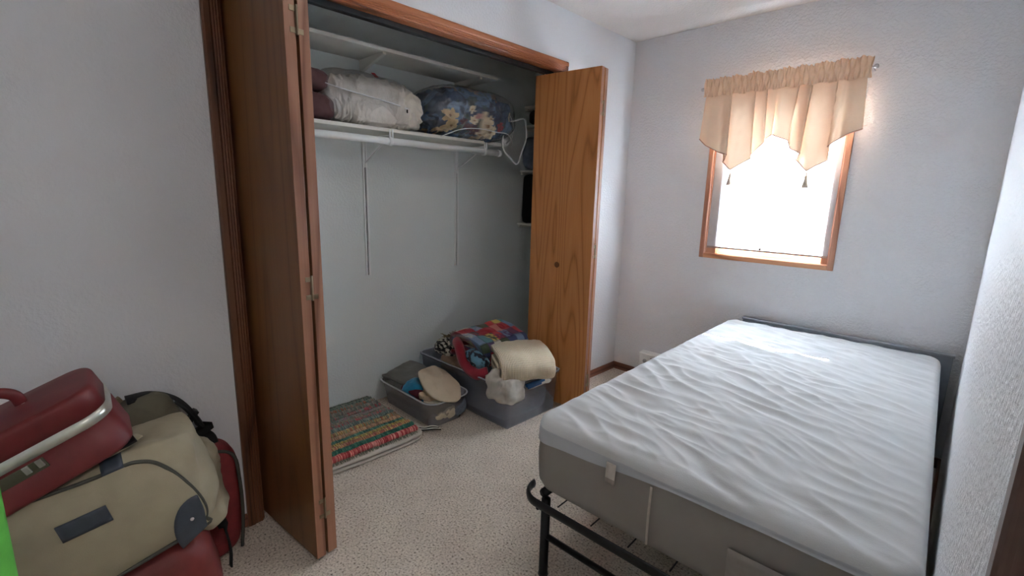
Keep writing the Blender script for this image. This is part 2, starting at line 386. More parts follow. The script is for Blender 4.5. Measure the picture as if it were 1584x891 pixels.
latheo('top_pivot', [(0.004,0),(0.004,0.035)], 'steel', dr, 10, tm((0.055, 0.018, 2.055)))
latheo('top_pivot', [(0.004,0),(0.004,0.035)], 'steel', dl, 10, tm((0.03, 0.018, 2.055)))

# ---------------------------------------------------------------- window_1
win = empty('window_1', (0,0,0), 'small oak-framed window on the far wall', 'window', None, 'structure')
def frame4(name, x0, x1, z0, z1, wd, y0, y1, mz, mx, parent, bev=0.002):
    for lo, hi, m in (((x0, y0, z0), (x0+wd, y1, z1), mz), ((x1-wd, y0, z0), (x1, y1, z1), mz), ((x0+wd, y0, z0), (x1-wd, y1, z0+wd), mx), ((x0+wd, y0, z1-wd), (x1-wd, y1, z1), mx)):
        boxo(name, lo, hi, m, parent, bev)
frame4('window_casing', WX0-0.030, WX1+0.030, WZ0-0.026, WZ1+0.03, 0.030, -0.014, 0.0, 'win_z', 'win_x', win, 0.003)
frame4('window_jamb', WX0, WX1, WZ0, WZ1, 0.006, 0.0, 0.15, 'win_z', 'win_x', win, 0.0008)
for lo, hi, m in (((WX0+0.006, 0.0125, WZ0+0.006), (WX0+0.068, 0.10, WZ1-0.006), 'win_z'), ((WX1-0.040, 0.0125, WZ0+0.006), (WX1-0.006, 0.10, WZ1-0.006), 'win_z'),
                  ((WX0+0.068, 0.060, WZ0+0.006), (WX1-0.040, 0.10, WZ0+0.062), 'win_x'), ((WX0+0.068, 0.044, WZ1-0.05), (WX1-0.040, 0.10, WZ1-0.006), 'win_x')):
    boxo('window_sash', lo, hi, m, win, 0.002)
boxo('glass_pane', (WX0+0.066, 0.082, WZ0+0.060), (WX1-0.038, 0.086, WZ1-0.05), 'glass', win)
# ---------------------------------------------------------------- roller shade
sh = empty('roller_shade', (1.0, 0.03, 1.95), 'white translucent roller shade pulled down inside the window', 'window shade'); sh.location = (0,0,0)
boxo('shade_cloth', (WX0+0.009, 0.0100, 1.046), (WX1-0.009, 0.0108, 1.94), 'shade', sh)
tubeo('shade_roller', [(WX0+0.009, 0.022, 1.955), (WX1-0.009, 0.022, 1.955)], 0.012, 'white_metal', sh, 16)
boxo('hem_bar', (WX0+0.009, 0.006, 1.037), (WX1-0.009, 0.014, 1.049), plain('hem_cloth', (176, 160, 150), 0.8), sh, 0.002)
latheo('shade_pull', [(0.002,0),(0.008,0.002),(0.008,0.006),(0.003,0.008)], plain('pull_plastic', (120, 100, 92), 0.5), sh, 14, tm((0.985, 0.006, 1.056), (PI/2,0,0)))
# ---------------------------------------------------------------- valance and its rod
rod = empty('curtain_rod', (0,0,0), 'thin white metal curtain rod above the window', 'curtain rod')
tubeo('rod', [(0.562, -0.075, 2.038), (1.440, -0.075, 2.038)], 0.0065, 'white_metal', rod, 10)
for x in (0.566, 1.436):
    s = -1 if x < 1 else 1
    tubeo('rod_bracket', [(x-s*0.004, -0.0005, 2.033), (x-s*0.004, -0.06, 2.033), (x-s*0.004, -0.085, 2.036)], 0.0035, 'steel', rod, 8)
    latheo('rod_end', [(0.004,0),(0.010,0.002),(0.012,0.010),(0.010,0.017),(0.004,0.020)], 'steel', rod, 14, tm((x, -0.075, 2.038), (0, s*PI/2, 0)))
BL = [(0.565,1.736),(0.617,1.693),(0.692,1.650),(0.759,1.630),(0.719,1.590),(0.788,1.538),(0.838,1.566),(0.897,1.602),(0.880,1.626),(0.964,1.691),(0.955,1.712),(0.996,1.736)]
BR = [(0.992,1.738),(1.025,1.721),(1.087,1.697),(1.092,1.655),(1.161,1.621),(1.131,1.591),(1.205,1.523),(1.241,1.547),(1.298,1.581),(1.247,1.621),(1.305,1.667),(1.335,1.695),(1.380,1.716),(1.431,1.735)]
TL_ = [0.583,0.622,0.680,0.745,0.700,0.771,0.815,0.880,0.848,0.945,0.915,0.996]
TR_ = [0.990,1.030,1.110,1.068,1.175,1.130,1.200,1.240,1.290,1.245,1.315,1.335,1.375,1.416]
DL = [0.0,-0.020,0.006,-0.026,0.024,-0.024,-0.030,-0.014,0.022,-0.018,0.014,0.0]
DR = [0.008,-0.018,-0.014,0.022,-0.022,0.024,-0.026,-0.030,-0.010,0.024,-0.022,0.006,-0.014,0.0]
val = empty('valance', (0,0,0), 'peach gathered valance with two pointed tasselled tips over the window', 'valance')
def valance_panel(B, T, D, seed):
    n = len(B); seg = 7; A = []
    for i in range(n-1):
        for j in range(seg):
            t = j/seg; s = t*t*(3-2*t)
            A.append((B[i][0]*(1-t)+B[i+1][0]*t, B[i][1]*(1-t)+B[i+1][1]*t, T[i]*(1-t)+T[i+1]*t, D[i]*(1-s)+D[i+1]*s))
    A.append((B[-1][0], B[-1][1], T[-1], D[-1])); k = len(A)-1
    def fn(u, v):
        bx, bz, tx, dd = A[int(round(u*k))]
        z = 1.995+(bz-1.995)*v
        return (tx+(bx-tx)*v, -0.078+dd*(0.25+0.75*v)+0.003*fbm((tx*3, v*1.5, 0), 6, seed), z)
    o = grid('swag', k, 22, fn, 'valance', val); return A
AL = valance_panel(BL, TL_, DL, 1); AR = valance_panel(BR, TR_, DR, 2)
for A in (AL, AR):
    tubeo('hem', [(a[0], -0.078+a[3], a[1]) for a in A], 0.0032, plain('hem_fold', (196, 152, 134), 0.9), val, 6)
def header(u, v):
    x = 0.572+0.862*u; zz = 1.985+0.105*v+0.004*math.sin(u*61)+0.006*fbm((u*30, 0, 0), 1.0, 4)*(1 if v > 0.9 else 0.3)
    g = math.sin(u*2*PI*37+2.2*fbm((u*9, 3, 0), 1, 2)); pinch = math.exp(-((v-0.50)/0.13)**2)
    bulge = 0.011*(1-pinch*0.4)
    return (x+0.003*math.sin(u*140+v*7), -0.096-0.006*pinch*0-g*bulge*(0.5+0.6*abs(v-0.5))-0.004*fbm((u*40, v*5, 1), 1, 7), zz+0.004*g*(v-0.5))
grid('gathered_header', 460, 14, header, 'valance', val)
for x, z in ((0.788, 1.535), (1.205, 1.520)):
    t_ = latheo('tassel', [(0.001,0.0),(0.003,-0.002),(0.004,-0.010),(0.003,-0.018),(0.008,-0.026),(0.008,-0.036),(0.012,-0.060),(0.017,-0.088),(0.015,-0.090),(0.002,-0.086)], 'tassel', val, 22, tm((x, -0.092, z)))

# ---------------------------------------------------------------- baseboard heater
ht = empty('baseboard_heater', (0,0,0), 'white electric baseboard heater low on the far wall behind the bed', 'heater')
bm = bmesh.new()
pr = [(-0.002,0.085),(-0.050,0.085),(-0.055,0.100),(-0.055,0.180),(-0.064,0.206),(-0.060,0.212),(-0.002,0.216)]
a_ = [bm.verts.new((0.255, y, z)) for y, z in pr]; b_ = [bm.verts.new((1.60, y, z)) for y, z in pr]
for i in range(len(pr)): bm.faces.new((a_[i], a_[(i+1) % len(pr)], b_[(i+1) % len(pr)], b_[i]))
bm.faces.new(a_); bm.faces.new(b_[::-1]); fin('housing', bm, 'white_metal', ht)
boxo('grille_slot', (0.345, -0.0565, 0.158), (1.56, -0.0545, 0.182), 'grey_slot', ht)
latheo('dial', [(0.016,0),(0.014,0.010),(0.004,0.012)], plain('dial_plastic', (150, 150, 150), 0.5), ht, 18, tm((0.300, -0.055, 0.150), (PI/2,0,0)))

# ---------------------------------------------------------------- closet shelving
def shelf_board(parent, lo, hi, m='shelf'): return boxo('shelf_board', lo, hi, m, parent, 0.002)
def gusset(parent, y, z, depth, drop, th=0.018):
    bm = bmesh.new(); pts = [(XB, z), (XB+depth, z), (XB+depth, z-0.012), (XB+0.02, z-drop), (XB, z-drop)]
    A = [bm.verts.new((p[0], y-th/2, p[1])) for p in pts]; B = [bm.verts.new((p[0], y+th/2, p[1])) for p in pts]
    for i in range(len(pts)): bm.faces.new((A[i], A[(i+1) % 5], B[(i+1) % 5], B[i]))
    bm.faces.new(A); bm.faces.new(B[::-1]); return fin('gusset', bm, 'shelf', parent)
up = empty('closet_shelf', (0,0,0), 'highest white closet shelf, empty, held on wooden gussets', 'shelf')
shelf_board(up, (XB, YL, 2.083), (XB+0.275, -0.925, 2.102))
gusset(up, -1.75, 2.083, 0.26, 0.062); gusset(up, -1.06, 2.083, 0.26, 0.062); gusset(up, -2.5, 2.083, 0.26, 0.062)
lo_ = empty('closet_shelf', (0,0,0), 'white closet shelf carrying the two bagged comforters', 'shelf')
LZ = 1.690
shelf_board(lo_, (XB, YL, LZ-0.019), (XB+0.295, -0.90, LZ))
for y, zb in ((-1.750, 0.842), (-1.055, 0.842)):
    e = empty('shelf_standard', (0,0,0), 'white slotted wall standard, %s, below the lower closet shelf' % ('left of the pair' if y < -1.5 else 'right of the pair'), 'shelf bracket', 'slotted standards under the closet shelf')
    boxo('channel', (XB, y-0.014, zb), (XB+0.004, y+0.014, LZ-0.03), 'white_metal', e)
    for s in (-1, 1): boxo('channel_flange', (XB+0.004, y+s*0.0095-0.0045, zb), (XB+0.013, y+s*0.0095+0.0045, LZ-0.03), 'white_metal', e, 0.0008)
    bm = bmesh.new()
    box(bm, (XB+0.0041, y-0.0035, zb), (XB+0.0050, y+0.0035, 1.49)); fin('slot', bm, 'grey_slot', e)
    # bracket arm and diagonal
    bm = bmesh.new(); tube(bm, [(XB+0.013, y, LZ-0.035), (XB+0.285, y, LZ-0.037)], 0.004, 6); fin('bracket_arm', bm, 'white_metal', e, True)
    bm = bmesh.new(); tube(bm, [(XB+0.012, y, 1.515), (XB+0.285, y, LZ-0.045)], 0.0035, 6); fin('bracket_brace', bm, 'white_metal', e, True)
    bm = bmesh.new(); box(bm, (XB+0.013, y-0.005, 1.49), (XB+0.021, y+0.005, 1.525), 0.001); fin('bracket_hook', bm, 'white_metal', e)
cr = empty('closet_rod', (0,0,0), 'white clothes rod running under the lower closet shelf', 'closet rod')
RXx, RZ = XB+0.285, 1.624
tubeo('rod', [(RXx, YL, RZ), (RXx, -0.915, RZ)], 0.0190, 'white_metal', cr, 16)
latheo('rod_cap', [(0.004,0),(0.0215,0.0),(0.022,0.012),(0.019,0.022),(0.004,0.024)], 'white_metal', cr, 18, tm((RXx, -0.925, RZ), (-PI/2,0,0)))
for y in (-1.745, -1.050):
    bm = bmesh.new()
    pts = [Vector((RXx+0.0225*math.cos(t), y, RZ+0.0225*math.sin(t))) for t in [(-140+k*26)*PI/180 for k in range(11)]]
    tube(bm, pts, 0, 6, flat=(0.002, 0.013), up=Vector((0,1,0)))
    box(bm, (RXx+0.014, y-0.013, RZ+0.008), (RXx+0.018, y-0.005, LZ-0.006), 0.0006); box(bm, (RXx+0.014, y+0.005, RZ+0.008), (RXx+0.018, y+0.013, LZ-0.006), 0.0006)
    fin('rod_clip', bm, 'white_metal', cr, True)
# shelves in the far right corner of the closet
for z, ye, lab in ((1.133, -0.425, 'white corner shelf, lowest of the four, behind the open right door'), (1.545, -0.405, 'white corner shelf under the grey-blue clothes behind the right door'), (1.885, -0.385, 'white corner shelf level with the clear bag flap behind the right door'), (2.03, -0.375, 'topmost dim corner shelf behind the right closet door')):
    e = empty('corner_shelf', (0,0,0), lab, 'shelf', 'small shelves in the right corner of the closet')
    shelf_board(e, (XB, ye, z-0.014), (XB+0.29, -0.02, z))
    boxo('cleat', (XB, ye+0.01, z-0.034), (XB+0.018, -0.02, z-0.0142), 'shelf', e, 0.001)
blob('x', (0,0,0), (0.1,0.1,0.1), 'shelf')
bpy.data.objects.remove(bpy.data.objects['x'])
blk = plain('black_cloth', (10, 11, 14), 0.95, 0, 60, 0.1, 0.3, 200)
tag(blob('black_garment_stack', (XB+0.145, -0.215, 1.325), (0.13, 0.19, 0.188), blk, None, 0.15, 0.18, 0.010, 14, 4), 'black folded clothes filling the lowest corner shelf', 'clothing')
tag(blob('grey_garment_stack', (XB+0.14, -0.215, 1.675), (0.135, 0.195, 0.128), plain('greyblue_cloth', (84, 90, 104), 0.95, 0, 30, 0.2, 0.5, 200), None, 0.25, 0.25, 0.02, 12, 6), 'grey-blue folded clothes on the second corner shelf', 'clothing')
tag(blob('dark_garment_stack', (XB+0.14, -0.215, 1.945), (0.12, 0.17, 0.055), plain('dark_brown_cloth', (48, 42, 40), 0.95, 0, 30, 0.2, 0.5, 200), None, 0.5, 0.4, 0.03, 12, 7), 'dark brown folded cloth on the third corner shelf', 'clothing')

# ---------------------------------------------------------------- bagged comforters
MAT['bag_plastic'] = clear('clear_vinyl', (0.96,0.96,0.96), 0.09, (190,190,190), 0.09, 0.10, 1.0)
MAT['piping'] = plain('vinyl_piping', (228, 230, 232), 0.4)
wc = empty('white_comforter', (XB+0.15, -1.8, LZ), 'white comforter squeezed in a clear zip bag on the lower closet shelf', 'bedding'); wc.location = (0,0,0)
MAT['white_cloth'] = plain('white_cotton', (212, 206, 198), 0.92, 0, 20, 0.06, 0.8, 26, 0.2, bdist=0.012)
MAT['cream_cloth'] = plain('cream_cotton', (222, 217, 206), 0.92, 0, 20, 0.06, 0.3, 120, 0.2)
def d_round(p): return p
blob('comforter', (XB+0.150, -1.805, LZ+0.131), (0.142, 0.262, 0.130), 'white_cloth', wc, 0.62, 0.42, 0.036, 10, 11, fine=(0.010, 16, 1, 3.0, 0.7), nu=200, nv=110, stretch=(1.6,2.6,0.6), floor=LZ+0.0015)
blob('comforter_lower_fold', (XB+0.172, -1.79, LZ+0.072), (0.130, 0.265, 0.070), 'white_cloth', wc, 0.6, 0.4, 0.034, 11, 21, fine=(0.010, 16, 1, 3.4, 0.6), nu=220, nv=90, stretch=(1,4.5,0.8), floor=LZ+0.0015)
blob('loose_flap', (XB+0.165, -1.610, LZ+0.112), (0.140, 0.115, 0.112), 'cream_cloth', wc, 0.75, 0.75, 0.034, 12, 33, fine=(0.009, 18, 1, 1.2, 1), nu=150, nv=100, stretch=(1,1.8,1.2), floor=LZ+0.0015, rot=(0.12,0,0))
blob('vinyl_bag', (XB+0.155, -1.86, LZ+0.141), (0.146, 0.262, 0.138), 'bag_plastic', wc, 0.6, 0.42, 0.010, 12, 5, nu=70, nv=40, floor=LZ+0.0015)
tubeo('bag_zip', [(XB+0.272, -2.09, LZ+0.178), (XB+0.299, -2.00, LZ+0.158), (XB+0.307, -1.86, LZ+0.142), (XB+0.305, -1.72, LZ+0.128), (XB+0.300, -1.62, LZ+0.112)], 0.0028, 'piping', wc, 6, sm=6)
boxo('zip_pull', (XB+0.304, -1.648, LZ+0.092), (XB+0.310, -1.641, LZ+0.110), 'grey_slot', wc, 0.001)
boxo('red_tag', (-0.02, -0.012, 0), (0.016, 0.014, 0.002), plain('red_print', (176, 34, 44), 0.6), wc, 0.0008, tm((XB+0.225, -1.79, LZ+0.272), (0.2, 0.75, 0.4)))
bb = empty('brown_blanket', (0,0,0), 'dark maroon-brown folded blanket at the left end of lower shelf', 'blanket')
MAT['maroon'] = plain('maroon_cloth', (92, 62, 64), 0.95, 0, 20, 0.1, 0.3, 150)
blob('upper_fold', (XB+0.165, -2.200, LZ+0.190), (0.135, 0.145, 0.062), 'maroon', bb, 0.6, 0.5, 0.020, 12, 2, fine=(0.007, 16, 1, 1, 1), nu=120, nv=60)
blob('lower_fold', (XB+0.170, -2.190, LZ+0.066), (0.140, 0.150, 0.066), 'maroon', bb, 0.55, 0.5, 0.018, 12, 8, nu=80, nv=40, floor=LZ+0.001)

def bagfloor(p):
    return LZ+0.0015 if p.x < XB+0.298 else LZ-0.024+0.0*p.y
fc = empty('floral_comforter', (0,0,0), 'blue comforter with cream flowers in a clear bag on lower closet shelf', 'bedding')
FY, FZ = -1.145, LZ+0.150
flowers = [(-1.385, 1.800, 0.040, 'y', 5), (-1.37, 1.745, 0.036, 'y', 5), (-1.235, 1.850, 0.022, 'c', 5), (-1.215, 1.79, 0.030, 'c', 6), (-1.19, 1.815, 0.02, 'p', 5), (-1.140, 1.825, 0.024, 'c', 5), (-1.09, 1.81, 0.018, 'c', 5), (-1.115, 1.765, 0.052, 'c', 7), (-1.07, 1.735, 0.040, 'c', 6), (-1.14, 1.715, 0.036, 'c', 5), (-0.995, 1.775, 0.030, 'r', 4), (-1.295, 1.765, 0.035, 'v', 6), (-1.24, 1.745, 0.03, 'v', 5), (-1.20, 1.735, 0.03, 'v', 5), (-1.31, 1.735, 0.026, 'g', 5), (-1.17, 1.775, 0.026, 'g', 5),
           (-1.33, 1.965, 0.03, 't', 5), (-1.18, 1.985, 0.04, 't', 5), (-1.02, 1.95, 0.03, 't', 6), (-0.9, 1.85, 0.03, 'c', 5)]
FCOL = {'y': (214, 186, 140), 'c': (232, 216, 186), 'p': (190, 140, 138), 'r': (168, 70, 74), 'v': (98, 62, 76), 'g': (104, 116, 112), 't': (150, 128, 112)}
def floral(u, v, p):
    n = fbm(p, 9, 3); base = s2l((98, 128, 162)) if n > -0.05 else s2l((66, 86, 114))
    g = fbm(p, 26, 8)
    c = tuple(b*(1+0.35*g) for b in base)
    if fbm(p, 16, 13) > 0.42: c = s2l((78, 98, 104))
    for (fy, fz, r, k, pet) in flowers:
        dy, dz = p[1]-fy, p[2]-fz; d = math.hypot(dy, dz)
        if d < r*1.25:
            an = math.atan2(dz, dy); rr = (1+0.14*fbm(p, 40, 4))*r*(0.66+0.42*abs(math.cos(an*pet/2+fy*50)))
            if d < rr:
                q = s2l(FCOL[k]); s = 0.72+0.38*(d/rr)*(0.7+0.3*abs(math.cos(an*pet)))
                c = tuple(x*s for x in q)
                if d < r*0.18: c = s2l((140, 104, 70))
    return c
blob('comforter', (XB+0.195, FY, FZ-0.004), (0.200, 0.335, 0.150), attr_mat('floral_cloth', 0.85, 0.3, 200), fc, 0.72, 0.6, 0.030, 9, 41, fine=(0.012, 15, 1, 1.4, 1.2), nu=260, nv=170, stretch=(1,1.5,1.4), floor=bagfloor, col=floral)
blob('vinyl_bag', (XB+0.200, FY, FZ+0.003), (0.212, 0.350, 0.158), 'bag_plastic', fc, 0.7, 0.6, 0.014, 12, 9, fine=(0.008, 14, 1, 1, 1), nu=110, nv=70, floor=bagfloor)
tubeo('bag_piping', [(XB+0.31, -1.42, 1.680), (XB+0.395, -1.33, 1.725), (XB+0.418, -1.20, 1.740), (XB+0.420, -1.08, 1.735), (XB+0.400, -0.95, 1.735), (XB+0.35, -0.86, 1.70), (XB+0.30, -0.83, 1.675)], 0.0026, 'piping', fc, 6, sm=6)
tubeo('bag_piping', [(XB+0.25, -0.85, 1.93), (XB+0.30, -0.835, 1.88), (XB+0.325, -0.82, 1.80), (XB+0.32, -0.83, 1.73), (XB+0.335, -0.90, 1.683)], 0.0026, 'piping', fc, 6, sm=6)
# empty end of the bag drooping past the shelf
FLP = [(XB+0.335, -0.905, 1.805), (XB+0.355, -0.83, 1.838), (XB+0.37, -0.765, 1.855), (XB+0.372, -0.748, 1.800), (XB+0.375, -0.745, 1.735), (XB+0.37, -0.78, 1.640), (XB+0.37, -0.823, 1.560), (XB+0.365, -0.88, 1.590), (XB+0.345, -0.935, 1.660)]
fl = catmull(FLP, 5, True); cen = sum(fl, Vector())/len(fl)
def flap(u, v):
    p = fl[int(round(u*len(fl))) % len(fl)]; q = cen.lerp(p, v); q.x += 0.018*(1-v*v)+0.01*fbm(q, 14, 3); return q
grid('bag_end_flap', len(fl), 8, flap, 'bag_plastic', fc, close_u=True)
tubeo('bag_piping', FLP, 0.0055, 'piping', fc, 6, closed=True, sm=5)

# ---------------------------------------------------------------- rag rug on a folded grey mat
mt = empty('folded_mat', (0,0,0), 'grey-beige folded mat lying under the colourful rag rug', 'mat')
def mat_fn(z0, z1):
    def fn(u, v):
        a = 2*PI*u; cx, cy = -0.395, -2.11; hx, hy = 0.318, 0.345
        dx, dy = spow(math.cos(a), 0.22), spow(math.sin(a), 0.22)
        k = {0: 0.0, 1: 0.965, 2: 0.995, 3: 1.0, 4: 0.995, 5: 0.965, 6: 0.0}[int(round(v*6))]
        zz = {0: z0, 1: z0, 2: z0+(z1-z0)*0.25, 3: (z0+z1)/2, 4: z1-(z1-z0)*0.25, 5: z1, 6: z1}[int(round(v*6))]
        p = Vector((cx+dx*hx*k, cy+dy*hy*k, zz)); p.x += 0.006*fbm(p, 5, 2)-0.02*max(0, -dy-0.1); return p
    return fn
MAT['mat'] = plain('mat_cloth', (172, 164, 153), 0.95, 0, 15, 0.06, 0.3, 250)
grid('lower_layer', 96, 6, mat_fn(0.001, 0.021), 'mat', mt, close_u=True); grid('upper_layer', 96, 6, mat_fn(0.0215, 0.043), 'mat', mt, close_u=True)
rg = empty('rag_rug', (0,0,0), 'colourful striped chenille rag rug folded on the closet floor at left', 'rug')
MAT['rug'] = attr_mat('rag_yarn', 0.95, 0.5, 350)
rowc = [[(206,104,106),(226,160,150),(168,62,70)], [(62,122,106),(88,146,124),(50,96,90)], [(184,122,104),(206,180,122),(170,110,100)], [(196,178,100),(176,168,110),(150,120,90)], [(86,140,124),(120,160,140),(70,110,104)],
        [(176,140,116),(150,120,100),(196,160,130)], [(170,116,92),(200,176,120),(140,150,130)], [(120,140,136),(150,160,150),(100,120,120)], [(186,96,100),(150,130,126),(120,136,134)], [(130,140,130),(160,150,130),(140,120,110)],
        [(120,136,130),(160,130,140),(150,150,140)], [(176,96,104),(140,140,130),(116,130,124)], [(130,140,130),(160,150,140),(120,120,116)], [(168,110,90),(150,140,126),(120,140,130)], [(116,136,124),(150,150,140),(96,116,110)], [(110,128,116),(140,140,124),(90,104,96)]]
random.seed(5)
NR = len(rowc)
for r in range(NR):
    x = -0.128-0.0355*r; zc = 0.060+0.006*math.sin(r*1.1)
    n = 420; cols = [random.choice(rowc[r]) for _ in range(n)]
    def fn(u, v, x=x, zc=zc, r=r):
        y = -2.44+v*0.635; a = 2*PI*u; j = v*n
        tuft = 0.5+0.5*math.sin(j*2*PI/4.0+r*1.7+2*noise.noise(Vector((j*0.3, r, 0))))
        rad = 0.0175*(0.72+0.34*tuft+0.22*noise.noise(Vector((j*0.9, a*1.3, r*3.1))))
        wob = 0.006*noise.noise(Vector((v*9, r*0.35, 0)))+0.012*(0.5-v)*0.6
        return (x+wob+rad*1.12*math.cos(a), y, max(0.044, zc+rad*0.95*math.sin(a)))
    def cc(u, v, p, cols=cols, r=r):
        c = s2l(cols[min(n-1, int(v*n/2)*2)]); k = 1.0+0.6*noise.noise(Vector((p[0]*400, p[1]*400, 0))); return tuple(max(0, q*k) for q in c)
    grid('rug_row', 12, n, fn, 'rug', rg, close_u=True, caps=True, col=cc)
    boxo('row_backing', (x-0.018, -2.44, 0.0435), (x+0.018, -1.81, 0.050), 'mat', rg)
bm = bmesh.new()
for k in range(120):
    y = -2.44+k*0.0052; a = random.uniform(-0.5, 0.5); L_ = random.uniform(0.012, 0.026)
    tube(bm, [(-0.115, y, 0.052), (-0.105, y+a*0.01, 0.049), (-0.108+L_*0.6, y+a*0.02, 0.0445)], [0.0022,0.002,0.0012], 4)
tag(fin('fringe', bm, plain('fringe_yarn', (120, 128, 112), 0.95), rg, True), kind='stuff')
stp = empty('striped_tie', (0,0,0), 'small black and white striped fabric tie on carpet beside the rug corner', 'strap')
for k, (dx, m) in enumerate(((0.0, 'cream_cloth'), (0.010, blk), (0.020, 'cream_cloth'), (0.030, blk))):
    tubeo('ribbon', [(-0.215+dx, -1.80, 0.050-k*0.006), (-0.185+dx, -1.775, 0.040-k*0.005), (-0.165+dx*0.8, -1.735, 0.022-k*0.002), (-0.150+dx, -1.69, 0.022-k*0.003), (-0.125+dx, -1.66, 0.016-k*0.002)], 0, m, stp, 8, flat=(0.0055, 0.0028), sm=5)

def rr_outline(n, hx, hy, rad):
    """rounded rectangle walked evenly; returns unit points (x, y, nx, ny)"""
    segs = []; per = 2*(2*hx-2*rad)+2*(2*hy-2*rad)+2*PI*rad; out = []
    for i in range(n):
        s = per*i/n
        for (L, kind, c) in ((2*hy-2*rad, 'l', 0), (PI*rad/2, 'c', 0), (2*hx-2*rad, 'l', 1), (PI*rad/2, 'c', 1), (2*hy-2*rad, 'l', 2), (PI*rad/2, 'c', 2), (2*hx-2*rad, 'l', 3), (PI*rad/2, 'c', 3)):
            if s <= L: break
            s -= L
        if kind == 'l':
            if c == 0: p = (hx, -hy+rad+s, 1, 0)
            elif c == 1: p = (hx-rad-s, hy, 0, 1)
            elif c == 2: p = (-hx, hy-rad-s, -1, 0)
            else: p = (-hx+rad+s, -hy, 0, -1)
        else:
            a = s/rad+c*PI/2; cc = ((1,1), (-1,1), (-1,-1), (1,-1))[c]
            p = (cc[0]*(hx-rad)+rad*math.cos(a), cc[1]*(hy-rad)+rad*math.sin(a), math.cos(a), math.sin(a))
        out.append(p)
    return out
# ---------------------------------------------------------------- plastic tubs
def tub_shell(x0, x1, y0, y1, h, flare, rad, th, z0=0.002, rim=0.012):
    """outer wall, rim lip, inner wall and bottom of an open tub with rounded corners"""
    prof = [(0.0, 0.0, 0), (1.0, 0.0, 0), (1.0, 0.008, 0), (1.0, 0.95, 0), (1.0, 0.952, rim), (1.0, 1.0, rim), (1.0, 1.0, -th), (1.0, 0.03, -th), (0.0, 0.03, -th)]
    ns = 10; ring = []
    cx, cy = (x0+x1)/2, (y0+y1)/2; hx, hy = (x1-x0)/2, (y1-y0)/2
    for q, (sx, sy) in enumerate(((1,1), (-1,1), (-1,-1), (1,-1))):
        for k in range(ns+1):
            a = q*PI/2+k*PI/2/ns; ring.append((sx, sy, math.cos(a), math.sin(a)))
    def fn(u, v):
        sx, sy, ca, sa = ring[int(round(u*len(ring))) % len(ring)]
        k, zz, off = prof[int(round(v*(len(prof)-1)))]
        grow = off-flare*(1-zz)
        X = sx*(hx-rad+0)+ca*rad; Y = sy*(hy-rad)+sa*rad
        nx, ny = ca, sa
        return (cx+(X+nx*grow)*k, cy+(Y+ny*grow)*k, z0+zz*h)
    return len(ring), len(prof)-1, fn
MAT['tub'] = clear('milky_plastic', (0.95,0.95,0.97), 0.38, (200,198,208), 0.06, 0.2)
MAT['bin'] = clear('clear_bin_plastic', (0.95,0.96,0.99), 0.30, (180,186,204), 0.07, 0.12)
t1 = empty('storage_tub', (0,0,0), 'low open grey translucent tub with rounded front on closet floor', 'storage tub')
nu, nv, fn = tub_shell(-0.700, -0.125, -1.712, -1.415, 0.158, 0.030, 0.075, 0.003)
grid('tub_body', nu, nv, fn, 'tub', t1, close_u=True)
t2 = empty('storage_bin', (0,0,0), 'large clear plastic storage bin heaped with blankets beside the right door', 'storage bin')
nu, nv, fn = tub_shell(-0.690, 0.175, -1.392, -0.925, 0.268, 0.022, 0.030, 0.003)
grid('bin_body', nu, nv, fn, 'bin', t2, close_u=True)
def rim_path(x0, x1, y0, y1, rad, z):
    return [((x0+x1)/2+p[0], (y0+y1)/2+p[1], z) for p in rr_outline(72, (x1-x0)/2, (y1-y0)/2, rad)]
tubeo('rim', rim_path(-0.708, -0.117, -1.720, -1.407, 0.080, 0.1585), 0, plain('tub_rim_plastic', (172, 174, 176), 0.4), t1, 8, closed=True, flat=(0.006, 0.004))
tubeo('rim', rim_path(-0.698, 0.183, -1.400, -0.917, 0.036, 0.2695), 0, plain('bin_rim_plastic', (150, 152, 160), 0.4), t2, 8, closed=True, flat=(0.006, 0.0035))
blu = plain('blue_latch_plastic', (18, 88, 148), 0.4)
bm = bmesh.new(); box(bm, (0.184, -1.255, 0.242), (0.200, -1.095, 0.262), 0.004); box(bm, (0.184, -1.235, 0.225), (0.191, -1.115, 0.250), 0.002); box(bm, (0.189, -1.130, 0.262), (0.197, -1.120, 0.272), 0.001); fin('latch_handle', bm, blu, t2)
# contents of the low tub
gs = fold('grey_sweater', [(-0.13,0.0),(0.0,0.015),(0.13,0.0),(0.145,0.03),(0.12,0.055),(0.0,0.065),(-0.12,0.05),(-0.14,0.08),(-0.11,0.10),(0.02,0.105),(0.12,0.095)], 0.030, 0.215, tm((-0.545, -1.560, 0.100), (0.20,0.0,0.06)), plain('grey_knit', (104, 102, 96), 0.95, 0, 15, 0.1, 0.6, 260, 0.2), None, amp=0.010)
tag(gs, 'dark grey folded sweater at the back of the low tub', 'clothing')
tag(blob('blue_cloth', (-0.385, -1.600, 0.135), (0.115, 0.075, 0.072), plain('turquoise_fleece', (22, 122, 160), 0.95, 0, 30, 0.15, 0.8, 150, 0.3), None, 0.8, 0.8, 0.022, 14, 3, rot=(0.2,0.1,0.5)), 'bright turquoise bundled cloth in the low tub', 'cloth')
tag(fold('maroon_cloth', [(-0.04,0.0),(0.0,-0.02),(0.03,0.0),(0.03,0.025),(0.0,0.03),(-0.018,0.012),(0.0,0.0),(0.01,0.01)], 0.012, 0.17, tm((-0.385, -1.665, 0.142), (0,0.08,PI/2+0.0)), plain('burgundy_cloth', (94, 30, 48), 0.9, 0, 20, 0.1, 0.3), None, amp=0.006), 'burgundy rolled cloth against the near side of low tub', 'cloth')
pl = empty('cream_pillow', (0,0,0), 'cream quilted cushion cover lying on top of the low tub', 'pillow')
